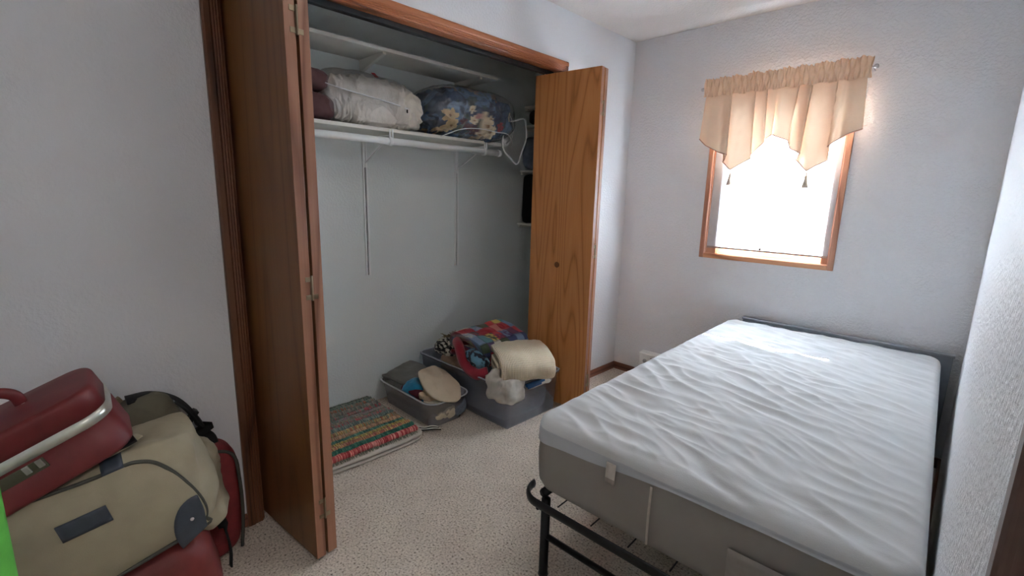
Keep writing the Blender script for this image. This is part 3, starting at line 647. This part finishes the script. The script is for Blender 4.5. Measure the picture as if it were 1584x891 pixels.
def pinch(p):
    k = max(0, 1-abs(p.x)/0.17); p.z *= (0.30+0.75*k**0.5); return p
blob('cover', (-0.262, -1.545, 0.208), (0.190, 0.112, 0.036), plain('cream_satin', (202, 186, 162), 0.7, 0, 15, 0.06, 0.3, 90), pl, 1.0, 0.95, 0.022, 9, 4, rot=(-0.10,0.26,-0.22), stretch=(0.6,1.8,1), wr=0.7, nu=90, nv=50)
tubeo('piping', [(-0.395, -1.50, 0.245), (-0.36, -1.60, 0.240), (-0.27, -1.655, 0.205), (-0.16, -1.655, 0.175), (-0.105, -1.60, 0.165)], 0.005, plain('tan_piping', (176, 150, 118), 0.8), pl, 6, sm=6)
tag(blob('cream_towel', (-0.215, -1.575, 0.085), (0.078, 0.110, 0.072), plain('cream_terry', (202, 194, 170), 0.95, 0, 15, 0.12, 1.0, 130, 0.2, bdist=0.004), None, 0.6, 0.65, 0.014, 16, 9, nu=80, nv=50), 'cream terry towel pressed against the front wall of low tub', 'towel')
tag(blob('tan_scarf', (-0.270, -1.640, 0.155), (0.07, 0.035, 0.020), plain('tan_cloth', (196, 170, 140), 0.9, 0, 30, 0.1, 0.4), None, 0.7, 0.7, 0.016, 24, 12), 'crumpled tan scrap of cloth under the cream cushion cover', 'cloth')
tag(blob('grey_striped_cloth', (-0.175, -1.480, 0.070), (0.035, 0.055, 0.055), plain('bluegrey_stripe', (110, 116, 128), 0.9, 0, 40, 0.25, 0.4), None, 0.5, 0.5, 0.01, 16, 14), 'blue-grey cloth seen through the front corner of low tub', 'cloth')
# contents of the big bin
dk = blob('dark_bedding', (-0.265, -1.158, 0.110), (0.395, 0.205, 0.104), plain('slate_bedding', (138, 152, 164), 0.95, 0, 10, 0.3, 0.3), None, 0.3, 0.25, 0.014, 9, 17, nu=90, nv=50, floor=0.012)
tag(dk, 'slate grey and green bedding packed in bottom of clear bin', 'bedding')
tag(blob('tan_blanket', (-0.390, -1.250, 0.235), (0.17, 0.115, 0.055), plain('tan_fleece', (150, 122, 100), 0.95, 0, 20, 0.1, 0.5), None, 0.6, 0.6, 0.014, 12, 20), 'tan blanket fold near the left rim of clear bin', 'blanket')
def zebra(u, v, p): return s2l((26, 26, 26)) if fbm((p[0]*1, p[1]*2.4, p[2]*2), 26, 2, 2) < 0.08 else s2l((176, 172, 158))
tag(blob('patterned_cloth', (-0.520, -1.265, 0.300), (0.110, 0.075, 0.055), attr_mat('zigzag_cloth', 0.9, 0.3), None, 0.7, 0.7, 0.02, 16, 5, nu=120, nv=80, col=zebra, rot=(0.1,0.3,0.2)), 'black and cream patterned cloth at left of the clear bin', 'cloth')
sc = empty('fringed_scarf', (0,0,0), 'olive brown fringed scarf over the far left corner of clear bin', 'scarf')
blob('scarf_body', (-0.565, -1.180, 0.335), (0.085, 0.075, 0.035), plain('olive_wool', (84, 74, 52), 0.95, 0, 80, 0.3, 0.9, 130, bdist=0.004), sc, 0.8, 0.8, 0.022, 20, 7)
bm = bmesh.new(); random.seed(9)
for k in range(130):
    a = random.uniform(0, 2*PI); r = random.uniform(0.035, 0.085); c = Vector((-0.565+r*math.cos(a), -1.18+0.9*r*math.sin(a), 0.350+random.uniform(-0.02, 0.012)))
    d = Vector((math.cos(a), math.sin(a), random.uniform(-0.4, 0.6)))*0.032; tube(bm, [c, c+d*0.5+Vector((0,0,0.006)), c+d], [0.004,0.003,0.0015], 4)
tag(fin('fringe', bm, plain('olive_fringe', (112, 100, 70), 0.95, 0, 60, 0.3), sc, True), kind='stuff')
# patchwork quilt
PAL = [(150,34,46),(186,60,62),(120,140,170),(64,72,110),(206,186,96),(30,30,40),(110,50,80),(150,160,176),(196,120,110),(90,140,150),(160,30,44),(90,70,110),(200,196,180),(66,80,60)]
def patch(u, v, p):
    i, j = int(u*34), int(v*6.5); h = noise.cell(Vector((i+0.5, j*7+0.5, 3.5))); c = s2l(PAL[int(abs(h)*977) % len(PAL)])
    if int(abs(h)*131) % 3 == 0 and fbm(p, 60, i+j, 2) > 0.1: c = s2l(PAL[(int(abs(h)*977)+5) % len(PAL)])
    if (u*34) % 1 < 0.05 or (v*6.5) % 1 < 0.03: c = tuple(x*0.5 for x in c)
    return c
q = fold('patchwork_quilt', [(-0.13,-0.02),(0.0,0.0),(0.13,-0.01),(0.15,0.035),(0.12,0.062),(0.0,0.060),(-0.12,0.045),(-0.14,0.085),(-0.11,0.118),(0.0,0.122),(0.13,0.105),(0.16,0.07)], 0.034, 0.40, tm((-0.285, -1.130, 0.330), (0.04,0.15,0.0)), attr_mat('patchwork_cloth', 0.9, 0.3), None, nl=70, amp=0.014, freq=9, seed=4, col=patch, n=10)
tag(q, 'folded patchwork quilt in red, blue and yellow on the clear bin', 'quilt')
rb = tubeo('red_throw', [(-0.345, -1.345, 0.415), (-0.285, -1.375, 0.400), (-0.235, -1.392, 0.350), (-0.190, -1.395, 0.305), (-0.100, -1.388, 0.275), (-0.050, -1.34, 0.29)], 0, plain('red_velour', (142, 22, 42), 0.85, 0, 20, 0.15, 0.4, 120, 0.3), None, 12, flat=(0.030, 0.036), sm=8)
tag(rb, 'deep red throw hanging in folds beside the patchwork quilt', 'blanket')
tag(blob('blue_print_cloth', (-0.140, -1.345, 0.345), (0.085, 0.045, 0.050), attr_mat('blue_print', 0.9, 0.3), None, 0.7, 0.8, 0.024, 18, 25, nu=90, nv=60, col=lambda u, v, p: s2l((104, 150, 176)) if fbm(p, 30, 1, 2) > -0.05 else s2l((40, 46, 60)), rot=(0.2,0.5,0.1)), 'pale blue printed cloth tucked between quilt and knitted blanket', 'cloth')
tag(blob('brown_cloth', (-0.265, -1.335, 0.285), (0.085, 0.045, 0.055), plain('brown_fleece', (132, 104, 86), 0.95, 0, 20, 0.1, 0.4), None, 0.7, 0.7, 0.012, 14, 27), 'plain brown cloth under the red throw at bin rim', 'cloth')
# white plastic bag over the near corner
bagm = translucent('white_film', (222, 216, 208), 0.25, 60)
wb = blob('plastic_bag', (0.085, -1.325, 0.245), (0.120, 0.095, 0.085), bagm, None, 0.6, 0.6, 0.030, 13, 31, nu=110, nv=70)
tag(wb, 'crumpled white plastic bag spilling over the near corner of clear bin', 'plastic bag')
wl = blob('pillow_liner', (0.060, -1.150, 0.235), (0.112, 0.205, 0.045), 'cream_cloth', None, 0.4, 0.3, 0.010, 12, 35, nu=90, nv=40)
tag(wl, 'flat white pillow lying under the knitted blanket in clear bin', 'pillow')
# cream knitted blanket
def knit_mat():
    a = N('cream_knit'); c1, c2 = s2l((168, 150, 120)), s2l((240, 226, 198))
    at = a.n('Attribute', attribute_name='Col'); sep = a.n('SeparateColor'); a.l(at.outputs['Color'], sep.inputs[0])
    w1 = a.n('Math', operation='SINE'); m1 = a.n('Math', operation='MULTIPLY'); a.l(sep.outputs[1], m1.inputs[0]); m1.inputs[1].default_value = 230.0; a.l(m1.outputs[0], w1.inputs[0])
    w2 = a.n('Math', operation='SINE'); m2 = a.n('Math', operation='MULTIPLY'); a.l(sep.outputs[0], m2.inputs[0]); m2.inputs[1].default_value = 900.0; a.l(m2.outputs[0], w2.inputs[0])
    ad = a.n('Math', operation='MULTIPLY_ADD'); a.l(w1.outputs[0], ad.inputs[0]); ad.inputs[1].default_value = 0.40; 
    ad2 = a.n('Math', operation='MULTIPLY_ADD'); a.l(w2.outputs[0], ad2.inputs[0]); ad2.inputs[1].default_value = 0.05; ad2.inputs[2].default_value = 0.5; a.l(ad2.outputs[0], ad.inputs[2])
    a.l(a.ramp(ad.outputs[0], [(0.05, c1), (0.45, c2)]), a.b.inputs['Base Color']); a.b.inputs['Roughness'].default_value = 0.95; a.b.inputs['Sheen Weight'].default_value = 0.2
    a.bump(ad.outputs[0], 0.8, 0.004); return a.m
kb = fold('knitted_blanket', [(-0.180,0.095),(-0.10,0.118),(0.03,0.124),(0.130,0.105),(0.160,0.056),(0.130,0.012),(0.03,0.002),(-0.09,0.005),(-0.145,0.026),(-0.125,0.052),(-0.05,0.058),(0.055,0.062)], 0.036, 0.32, tm((0.080, -1.185, 0.306), (0.02,0.10,-0.52)), knit_mat(), None, nl=90, amp=0.010, freq=8, seed=14, col=lambda u, v, p: (u, v, 0), n=10, taper=0.06)
tag(kb, 'thick cream knitted blanket folded on top of the clear bin', 'blanket')

# ---------------------------------------------------------------- bed
RZB = 0.033
BO = tm((0.888, -0.100, 0), (0,0,RZB))           # origin at the head end, left corner; local y runs towards the foot with minus
ML, MW, MZ0, MZ1 = 1.960, 1.018, 0.352, 0.607
hb = empty('headboard', (0,0,0), 'low dark grey headboard between mattress and far wall', 'headboard')
grey_hb = plain('charcoal_board', (138, 144, 154), 0.6, 0, 30, 0.05, 0.2, 200)
bm = bmesh.new(); box(bm, (0.955, -0.060, 0.20), (1.950, -0.030, 0.616), 0.003); fin('panel', bm, grey_hb, hb)
bm = bmesh.new(); box(bm, (0.950, -0.066, 0.612), (1.956, -0.024, 0.624), 0.002); fin('top_cap', bm, grey_hb, hb)
for x in (0.955, 1.910): boxo('post', (x, -0.062, 0.0), (x+0.04, -0.028, 0.22), grey_hb, hb, 0.003)
bed = empty('bed_frame', (0,0,0), 'black metal platform bed frame under the bare mattress', 'bed frame')
def bl(x, y, z): return BO @ Vector((x, y, z))
ZR = 0.322; EX = 0.028
# outline rail with rounded foot corners
rail = []
for (cx, cy, a0, a1) in ((0.05-EX+0.03, -ML+0.05, 180, 270), (MW-0.07, -ML+0.05, 270, 360)):
    for k in range(9):
        a = (a0+(a1-a0)*k/8)*PI/180; rail.append(bl(cx+0.075*math.cos(a), cy-0.0+0.082*math.sin(a), ZR))
tubeo('foot_loop', rail, 0, 'black_metal', bed, 8, flat=(0.008, 0.017))
for x in (0.035, MW-0.035):
    bm = bmesh.new(); tube(bm, [bl(x, -ML+0.03, 0.318), bl(x, -0.02, 0.318)], 0.016, 8); fin('side_rail', bm, 'black_metal', bed, True)
for y in (-ML/2, -0.05):
    bm = bmesh.new(); tube(bm, [bl(0.03, y, 0.312), bl(MW-0.03, y, 0.312)], 0.014, 8); fin('cross_rail', bm, 'black_metal', bed, True)
for y in (-ML+0.03, -ML/2, -0.06):
    for x in (0.050, MW-0.05):
        bm = bmesh.new(); tube(bm, [bl(x, y, 0.0), bl(x, y, 0.012), bl(x, y, 0.305)], [0.019,0.0165,0.0165], 12)
        fin('leg', bm, 'black_metal', bed, True)
        if y < -1.9 and x < 0.5:
            bm = bmesh.new(); tube(bm, [bl(x-0.026, y-0.012, 0.262), bl(x+0.026, y-0.012, 0.262)], 0.004, 8)
            tube(bm, [bl(x-0.030, y-0.012, 0.262), bl(x-0.022, y-0.012, 0.262)], 0.008, 8); tube(bm, [bl(x+0.022, y-0.012, 0.262), bl(x+0.028, y-0.012, 0.262)], 0.008, 8)
            fin('bolt', bm, 'black_metal', bed, True)
    bm = bmesh.new(); tube(bm, [bl(0.05, y, 0.160), bl(MW-0.05, y, 0.160)], 0.011, 8); fin('leg_brace', bm, 'black_metal', bed, True)
bm = bmesh.new()
for k in range(7): x = 0.13+k*0.13; tube(bm, [bl(x, -ML-0.010, 0.332), bl(x, -0.03, 0.330)], 0.0025, 5)
tag(fin('mesh_wires', bm, 'black_metal', bed, True), kind='stuff')
bm = bmesh.new()
for k in range(9): y = -ML+0.19+k*0.2; tube(bm, [bl(0.03, y, 0.336), bl(MW-0.03, y, 0.336)], 0.0025, 5)
tag(fin('cross_wires', bm, 'black_metal', bed, True), kind='stuff')

ma = empty('mattress', (0,0,0), 'bare narrow mattress in a white quilted cover with grey sides', 'mattress')
OUT = rr_outline(360, MW/2, ML/2, 0.075); hx, hy = MW/2, ML/2
side_mat = plain('taupe_knit_side', (142, 137, 132), 0.85, 0, 6, 0.05, 0.3, 500)
def side(u, v):
    x, y, nx, ny = OUT[int(round(u*360)) % 360]
    bul = 0.010*math.sin(PI*v)-0.012*max(0, 1-v*8)-0.006
    z = MZ0+(MZ1-0.03-MZ0)*v
    q = bl(x+hx+nx*bul, y-hy+ny*bul, z)
    k = 0.006*fbm((x*3, y*3, z*6), 1.4, 3); q.z += k*(1-v)*0.6
    return q+Vector((nx, ny, 0))*k*0.7
o = grid('side_panel', 360, 16, side, side_mat, ma, close_u=True)
def bottom(u, v): x = 0.03+u*(MW-0.06); y = -0.03-v*(ML-0.06); return bl(x, y, MZ0+0.004)
grid('underside', 2, 2, bottom, side_mat, ma)
def crease(x, y):
    """height of the cover: slanting puckers over the whole top, from stretched quilting"""
    c, s = math.cos(-0.54), math.sin(-0.54)
    wx = x+0.03*noise.noise(Vector((x*3, y*3, 1))); wy = y+0.035*noise.noise(Vector((x*3, y*3, 7)))
    a = wx*c+wy*s; b = -wx*s+wy*c
    n1 = noise.noise(Vector((a*3.6, b*14, 2.0))); n2 = noise.noise(Vector((a*7.0, b*30, 5.0)))
    c2, s2 = math.cos(-0.10), math.sin(-0.10); a2 = wx*c2+wy*s2; b2 = -wx*s2+wy*c2
    n3 = noise.noise(Vector((a2*4.0, b2*15, 9.0)))
    fade = 0.35+0.65*max(0, min(1, (1.15-x)/0.5))
    r = (1-abs(n1)*2.4)*0.0085+n2*0.0020+(1-abs(n3)*2.2)*0.0050
    return r*fade+0.003*noise.noise(Vector((x*2.5, y*2.5, 3)))
cov_mat = plain('quilted_white_cover', (194, 196, 197), 0.85, 0, 12, 0.035, 0.35, 260, 0.25, 0.3)
def top(u, v):
    X = (u-0.5)*2; Y = (v-0.5)*2
    # square to rounded rectangle
    rad = 0.078; HX_, HY_ = hx+0.003, hy+0.003; x = X*HX_; y = Y*HY_; R = 0.026
    ax, ay = abs(x), abs(y); cx, cy = HX_-rad, HY_-rad
    if ax > cx and ay > cy:
        dx, dy = ax-cx, ay-cy; q = max(dx, dy); L = math.hypot(dx, dy)
        if L > 1e-6: dx, dy = dx/L*q, dy/L*q
        x, y = math.copysign(cx+dx, x), math.copysign(cy+dy, y); ex = rad-q
    else: ex = min(HX_-abs(x), HY_-abs(y))
    ex = max(0, ex)
    roll = -(R-math.sqrt(max(0, R*R-(R-ex)**2))) if ex < R else 0
    e = min(1, ex/0.05)
    crown = 0.008*(1-(x/hx)**2)*(1-(y/hy)**4)
    xx, yy = x+hx, y-hy
    return bl(xx, yy, MZ1+crown*e+roll+crease(xx, yy)*(0.1+0.9*e))
def top_at(x, y): return MZ1
grid('quilted_cover', 200, 380, top, cov_mat, ma)
def skirt(u, v):
    x, y, nx, ny = OUT[int(round(u*360)) % 360]
    drop = 0.040+0.010*noise.noise(Vector((x*2.2, y*2.2, 0)))*1.5
    if ny < -0.5: drop = 0.004+0.040*max(0, 1-(x+hx)/0.50)+0.004*noise.noise(Vector((x*6, 3, 0)))
    prof = [(0.0025, -0.024), (0.0032, -0.026), (0.0036, -0.029), (0.004, -0.032), (0.0045, -0.036)]
    k = v*6
    if k <= 4: off, dz = prof[int(round(k))]
    else: off = 0.005+0.001*(k-4); dz = -0.036-drop*(k-4)/2
    return bl(x+hx+nx*off, y-hy+ny*off, MZ1+dz+0.002*noise.noise(Vector((x*8, y*8, 2))))
sk = plain('cover_skirt', (176, 180, 186), 0.85, 0, 10, 0.04, 0.3, 300)
grid('cover_skirt', 360, 6, skirt, sk, ma, close_u=True)
# fabric tag and the stitched seam at the foot end
tg = grid('care_tag', 3, 6, lambda u, v: bl(0.305+u*0.032, -ML-0.0175-0.004*math.sin(v*2), MZ1-0.028-0.062*v), plain('tag_cloth', (196, 190, 182), 0.8), ma, thick=0.001)
tg2 = grid('care_tag', 3, 4, lambda u, v: bl(0.3055+u*0.031, -ML-0.0190-0.003*math.sin(v*2), MZ1-0.060-0.034*v), plain('tag_print', (150, 140, 132), 0.8), ma, thick=0.001)
grid('side_seam', 2, 14, lambda u, v: bl(0.440+u*0.007+0.003*math.sin(v*3), -ML-0.0065-0.010*math.sin(PI*v), MZ0+0.018+(MZ1-0.070-MZ0)*v), plain('seam_tape', (186, 176, 166), 0.8), ma, thick=0.001)
grid('law_label', 2, 6, lambda u, v: bl(0.660+u*0.16, -ML-0.0055-0.010*math.sin(PI*(0.15+v*0.45)), MZ0+0.04+0.10*v), plain('law_label_cloth', (145, 139, 134), 0.8), ma, thick=0.0008)

# ---------------------------------------------------------------- luggage pile
MAT['redvinyl'] = plain('oxblood_vinyl', (100, 28, 31), 0.48, 0, 30, 0.1, 0.25, 500)
MAT['reddark'] = plain('red_nylon', (118, 36, 38), 0.7, 0, 25, 0.15, 0.3, 300)
MAT['canvas'] = plain('khaki_canvas', (146, 137, 116), 0.85, 0, 14, 0.07, 0.4, 500)
MAT['navy'] = plain('navy_leather', (50, 58, 70), 0.45, 0, 40, 0.1, 0.3, 200)
MAT['cord'] = plain('dark_olive_piping', (62, 62, 56), 0.7)
MAT['black_web'] = plain('black_webbing', (20, 20, 22), 0.8, 0, 60, 0.1, 0.4, 300)
# lower red suitcase, standing on the floor
rs = empty('red_suitcase', (0,0,0), 'dark red soft suitcase at the bottom of luggage pile on carpet', 'suitcase')
blob('body', (0.088, -3.075, 0.228), (0.070, 0.322, 0.226), 'reddark', rs, 0.30, 0.35, 0.010, 7, 3, xmin=0.014, floor=0.003, nu=90, nv=50)
tubeo('piping', [(0.150, -2.770, 0.03), (0.156, -2.760, 0.16), (0.156, -2.760, 0.30), (0.150, -2.775, 0.41), (0.145, -2.86, 0.447)], 0.006, 'cord', rs, 8, sm=6)
tubeo('webbing', [(0.20, -2.93, 0.30), (0.205, -2.87, 0.27), (0.205, -2.835, 0.18), (0.200, -2.82, 0.08), (0.205, -2.825, 0.012)], 0, 'black_web', rs, 8, flat=(0.004, 0.016), sm=6)
# red duffel pocket in front, below the beige bag
rp = blob('red_tote', (0.315, -3.120, 0.158), (0.135, 0.240, 0.150), plain('rust_red_nylon', (104, 34, 31), 0.6, 0, 20, 0.15, 0.3, 200), None, 0.5, 0.45, 0.016, 8, 13, floor=0.003, rot=(0.16,0,-0.1))
tag(rp, 'rust red soft tote on carpet under the khaki duffel', 'bag')
# khaki duffel
DU = tm((0.325, -3.190, 0.484), (0.235, 0.0, -0.16))
df = empty('khaki_duffel', (0,0,0), 'khaki canvas duffel bag with navy patches lying on the red suitcase', 'duffel bag')
def dsh(v): return DU @ Vector(v)
blob('body', (0.325, -3.190, 0.484), (0.150, 0.305, 0.150), 'canvas', df, 0.42, 0.40, 0.034, 7, 6, rot=(0.235, 0.0, -0.16), nu=130, nv=80)
fo = [(-0.262, 0.128), (0.10, 0.132), (0.19, 0.124), (0.235, 0.07), (0.268, -0.04), (0.262, -0.110), (0.215, -0.138), (-0.26, -0.140)]
foc = catmull([(0, a, b) for a, b in fo], 8, True); fcen = Vector((0, 0, 0))
def ff(u, v):
    p = foc[int(round(u*len(foc))) % len(foc)]; q = Vector((0, p.y*v, p.z*v)); q.x = 0.163-0.020*v**4+0.009*fbm((q.y, q.z, 1), 6, 3); return dsh(q)
grid('front_pocket', len(foc), 16, ff, 'canvas', df, close_u=True)
tubeo('pocket_piping', [dsh((0.142, p.y, p.z)) for p in foc], 0.0052, 'cord', df, 8, closed=True)
def pat(y0, y1, z0, z1, x=0.170): return lambda u, v: dsh((x+0.001, y0+(y1-y0)*u, z0+(z1-z0)*v))
grid('name_patch', 6, 4, pat(0.000, 0.098, 0.020, 0.066), 'navy', df, thick=0.003)
# leather corner
def lc(u, v):
    a = -0.25+u*(PI/2+0.55); r = 0.090*v; q = Vector((0.0, 0.258-r*math.sin(a)*0.80, -0.128+r*math.cos(a)*1.15)); q.x = 0.161; return dsh((q.x, min(q.y, 0.268), q.z))
grid('corner_patch', 14, 8, lc, 'navy', df, thick=0.003)
latheo('rivet', [(0.001,0.004),(0.004,0.003),(0.005,0)][::-1], 'steel', df, 10, DU @ tm((0.164, 0.235, -0.085), (0,PI/2,0)))
for y in (-0.215, 0.135):
    grid('strap_patch', 4, 8, lambda u, v, y=y: dsh((0.148-0.10*v**1.5, y+0.045*u-0.0225, 0.130+0.036*math.sin(v*PI*0.5))), 'navy', df, thick=0.004)
tubeo('carry_strap', [dsh((0.115, -0.27, 0.165)), dsh((0.12, -0.215, 0.168)), dsh((0.122, -0.04, 0.172)), dsh((0.118, 0.135, 0.166)), dsh((0.08, 0.20, 0.17))], 0, 'canvas', df, 8, flat=(0.016, 0.004), sm=6)
boxo('buckle', (-0.014, -0.020, -0.003), (0.014, 0.020, 0.004), 'black_metal', df, 0.002, DU @ tm((0.105, 0.175, 0.172), (0.1,0.3,0.3)))
blob('side_pouch', (0.225, -2.945, 0.465), (0.085, 0.100, 0.100), 'canvas', df, 0.7, 0.7, 0.050, 9, 16, rot=(0.35,0.1,-0.3), nu=90, nv=60)
blob('end_panel', (0.265, -2.915, 0.395), (0.120, 0.080, 0.115), 'canvas', df, 0.65, 0.7, 0.040, 9, 26, rot=(0.2,0.2,-0.35), nu=80, nv=50)
# second khaki bag behind with dark backpack strap
bk = empty('olive_backpack', (0,0,0), 'olive backpack with black straps wedged against wall behind the red case', 'backpack')
blob('body', (0.115, -3.035, 0.560), (0.100, 0.130, 0.105), plain('olive_canvas', (92, 87, 72), 0.9, 0, 14, 0.12, 0.4, 400), bk, 0.6, 0.6, 0.034, 9, 19, rot=(0.3,0.2,-0.2), nu=90, nv=60)
tubeo('strap', [(0.10, -3.04, 0.680), (0.10, -2.975, 0.678), (0.10, -2.91, 0.640), (0.10, -2.862, 0.560), (0.10, -2.845, 0.490), (0.12, -2.84, 0.455)], 0, 'black_web', bk, 10, flat=(0.036, 0.010), sm=6)
boxo('strap_buckle', (-0.018, -0.022, -0.008), (0.018, 0.022, 0.008), 'black_metal', bk, 0.003, tm((0.10, -2.872, 0.572), (0.9,0,0)))
boxo('metal_clip', (-0.006, -0.014, -0.010), (0.006, 0.014, 0.010), 'brass', bk, 0.002, tm((0.12, -3.065, 0.690), (0.5,0,0.3)))
boxo('strap_tab', (-0.012, -0.018, -0.006), (0.012, 0.018, 0.006), 'canvas', bk, 0.003, tm((0.155, -2.845, 0.475), (-0.5,0,0.3)))
# red train case on top
TC = tm((0.365, -3.255, 0.705), (0.40, 0.0, -0.06))
tc = empty('train_case', (0,0,0), 'shiny dark red hard vanity case with silver band on top of luggage', 'suitcase')
def rbox(name, sx, sy, z0, z1, rad, m, parent, rt=0.0, rb=0.0, T=TC, nseg=120, puff=0.0):
    o_ = rr_outline(nseg, sx, sy, rad)
    prof = []
    if rb: prof += [(0, z0, -rb), (1, z0, -rb)]+[(1, z0+rb*(1-math.cos(a)), -rb*(1-math.sin(a))) for a in (0.4, 0.9, 1.3, PI/2)]
    else: prof += [(0, z0, 0), (1, z0, 0)]
    if rt: prof += [(1, z1-rt*(1-math.cos(a)), -rt*(1-math.sin(a))) for a in (PI/2, 1.3, 0.9, 0.5, 0.25, 0.0)]+[(0.6, z1+puff*0.6, -rt), (0.3, z1+puff*0.9, -rt), (0, z1+puff, -rt)]
    else: prof += [(1, z1, 0), (0, z1, 0)]
    def fn(u, v):
        x, y, nx, ny = o_[int(round(u*nseg)) % nseg]; k, z, off = prof[int(round(v*(len(prof)-1)))]
        return T @ Vector(((x+nx*off)*k, (y+ny*off)*k, z))
    return grid(name, nseg, len(prof)-1, fn, m, parent, close_u=True)
rbox('case_base', 0.118, 0.185, -0.078, 0.018, 0.060, 'redvinyl', tc, 0, 0.012)
rbox('silver_band', 0.1195, 0.1865, 0.018, 0.044, 0.060, plain('brushed_band', (196, 198, 190), 0.35, 0.7), tc)
rbox('case_lid', 0.118, 0.185, 0.044, 0.104, 0.058, 'redvinyl', tc, 0.015, 0, puff=0.010)
boxo('latch_plate', (0.1185, -0.085, -0.016), (0.123, 0.040, 0.012), plain('tarnished_latch', (96, 96, 84), 0.35, 0.8), tc, 0.002, TC)
for y in (-0.076, -0.052, 0.006, 0.030): boxo('latch_button', (0.122, y-0.006, -0.008), (0.127, y+0.006, 0.012), 'steel', tc, 0.0015, TC)
tubeo('handle', [TC @ Vector(p) for p in ((0.0, 0.050, 0.108), (0.0, 0.050, 0.138), (0.0, 0.026, 0.160), (0.0, -0.020, 0.164), (0.0, -0.068, 0.160), (0.0, -0.09, 0.138), (0.0, -0.088, 0.105))], 0, 'redvinyl', tc, 12, flat=(0.013, 0.009), sm=7, up=Vector((1,0,0)))
for y in (0.050, -0.088): boxo('handle_ring', (-0.014, y-0.010, 0.100), (0.014, y+0.010, 0.113), 'steel', tc, 0.003, TC)
# green roll at the edge of frame
gr = empty('green_foam_roll', (0.98, -3.315, 0), 'bright lime green foam roll standing at the left edge', 'foam roll')
latheo('roll', [(0.012,0.0),(0.050,0.002),(0.053,0.012),(0.053,0.95),(0.049,0.965),(0.012,0.962),(0.011,0.93)], plain('lime_foam', (84, 168, 62), 0.8, 0, 40, 0.08, 0.4, 250), gr, 28)

# ---------------------------------------------------------------- doorway by the viewpoint
dc = empty('trim_2', (0,0,0), 'dark brown casing of the bedroom doorway at the right edge', 'door casing', None, 'structure')
MAT['dark_trim'] = wood('dark_door_casing', (62, 44, 40), (96, 72, 66), (112, 88, 80), 'z')
bm = bmesh.new(); casing_piece(bm, (W, DY1+0.005, 0), (W, DY1+0.005, DH+0.05), (0,1,0), axis=(-1,0,0)); fin('side_casing', bm, 'dark_trim', dc)
bm = bmesh.new(); casing_piece(bm, (W, DY0-0.005, 0), (W, DY0-0.005, DH+0.05), (0,-1,0), axis=(-1,0,0)); fin('side_casing', bm, 'dark_trim', dc)
bm = bmesh.new(); casing_piece(bm, (W, DY0-0.05, DH), (W, DY1+0.05, DH), (0,0,1), axis=(-1,0,0)); fin('head_casing', bm, 'dark_trim', dc)
boxo('side_jamb', (W, DY1-0.012, 0), (W+0.11, DY1+0.004, DH), 'dark_trim', dc)
boxo('side_jamb', (W, DY0-0.004, 0), (W+0.11, DY0+0.012, DH), 'dark_trim', dc)

# small fittings belong to the part that carries them
SUB = {'latch_button': 'latch_plate', 'rivet': 'corner_patch', 'buckle': 'carry_strap', 'handle_ring': 'handle', 'strap_buckle': 'strap', 'glass_pane': 'window_sash', 'zip_pull': 'bag_zip', 'rod_end': 'rod', 'rod_cap': 'rod', 'top_cap': 'panel', 'shade_pull': 'hem_bar', 'bolt': 'leg', 'bracket_hook': 'bracket_brace', 'tassel': 'hem'}
for o in list(bpy.data.objects):
    b = o.name.split('.')[0]
    if b in SUB and o.parent:
        c = [x for x in o.parent.children if x.name.split('.')[0] == SUB[b]]
        if c:
            if b == 'tassel': c = c[:1] if o.data.vertices[0].co.x < 1 else c[-1:]
            o.parent = c[0]
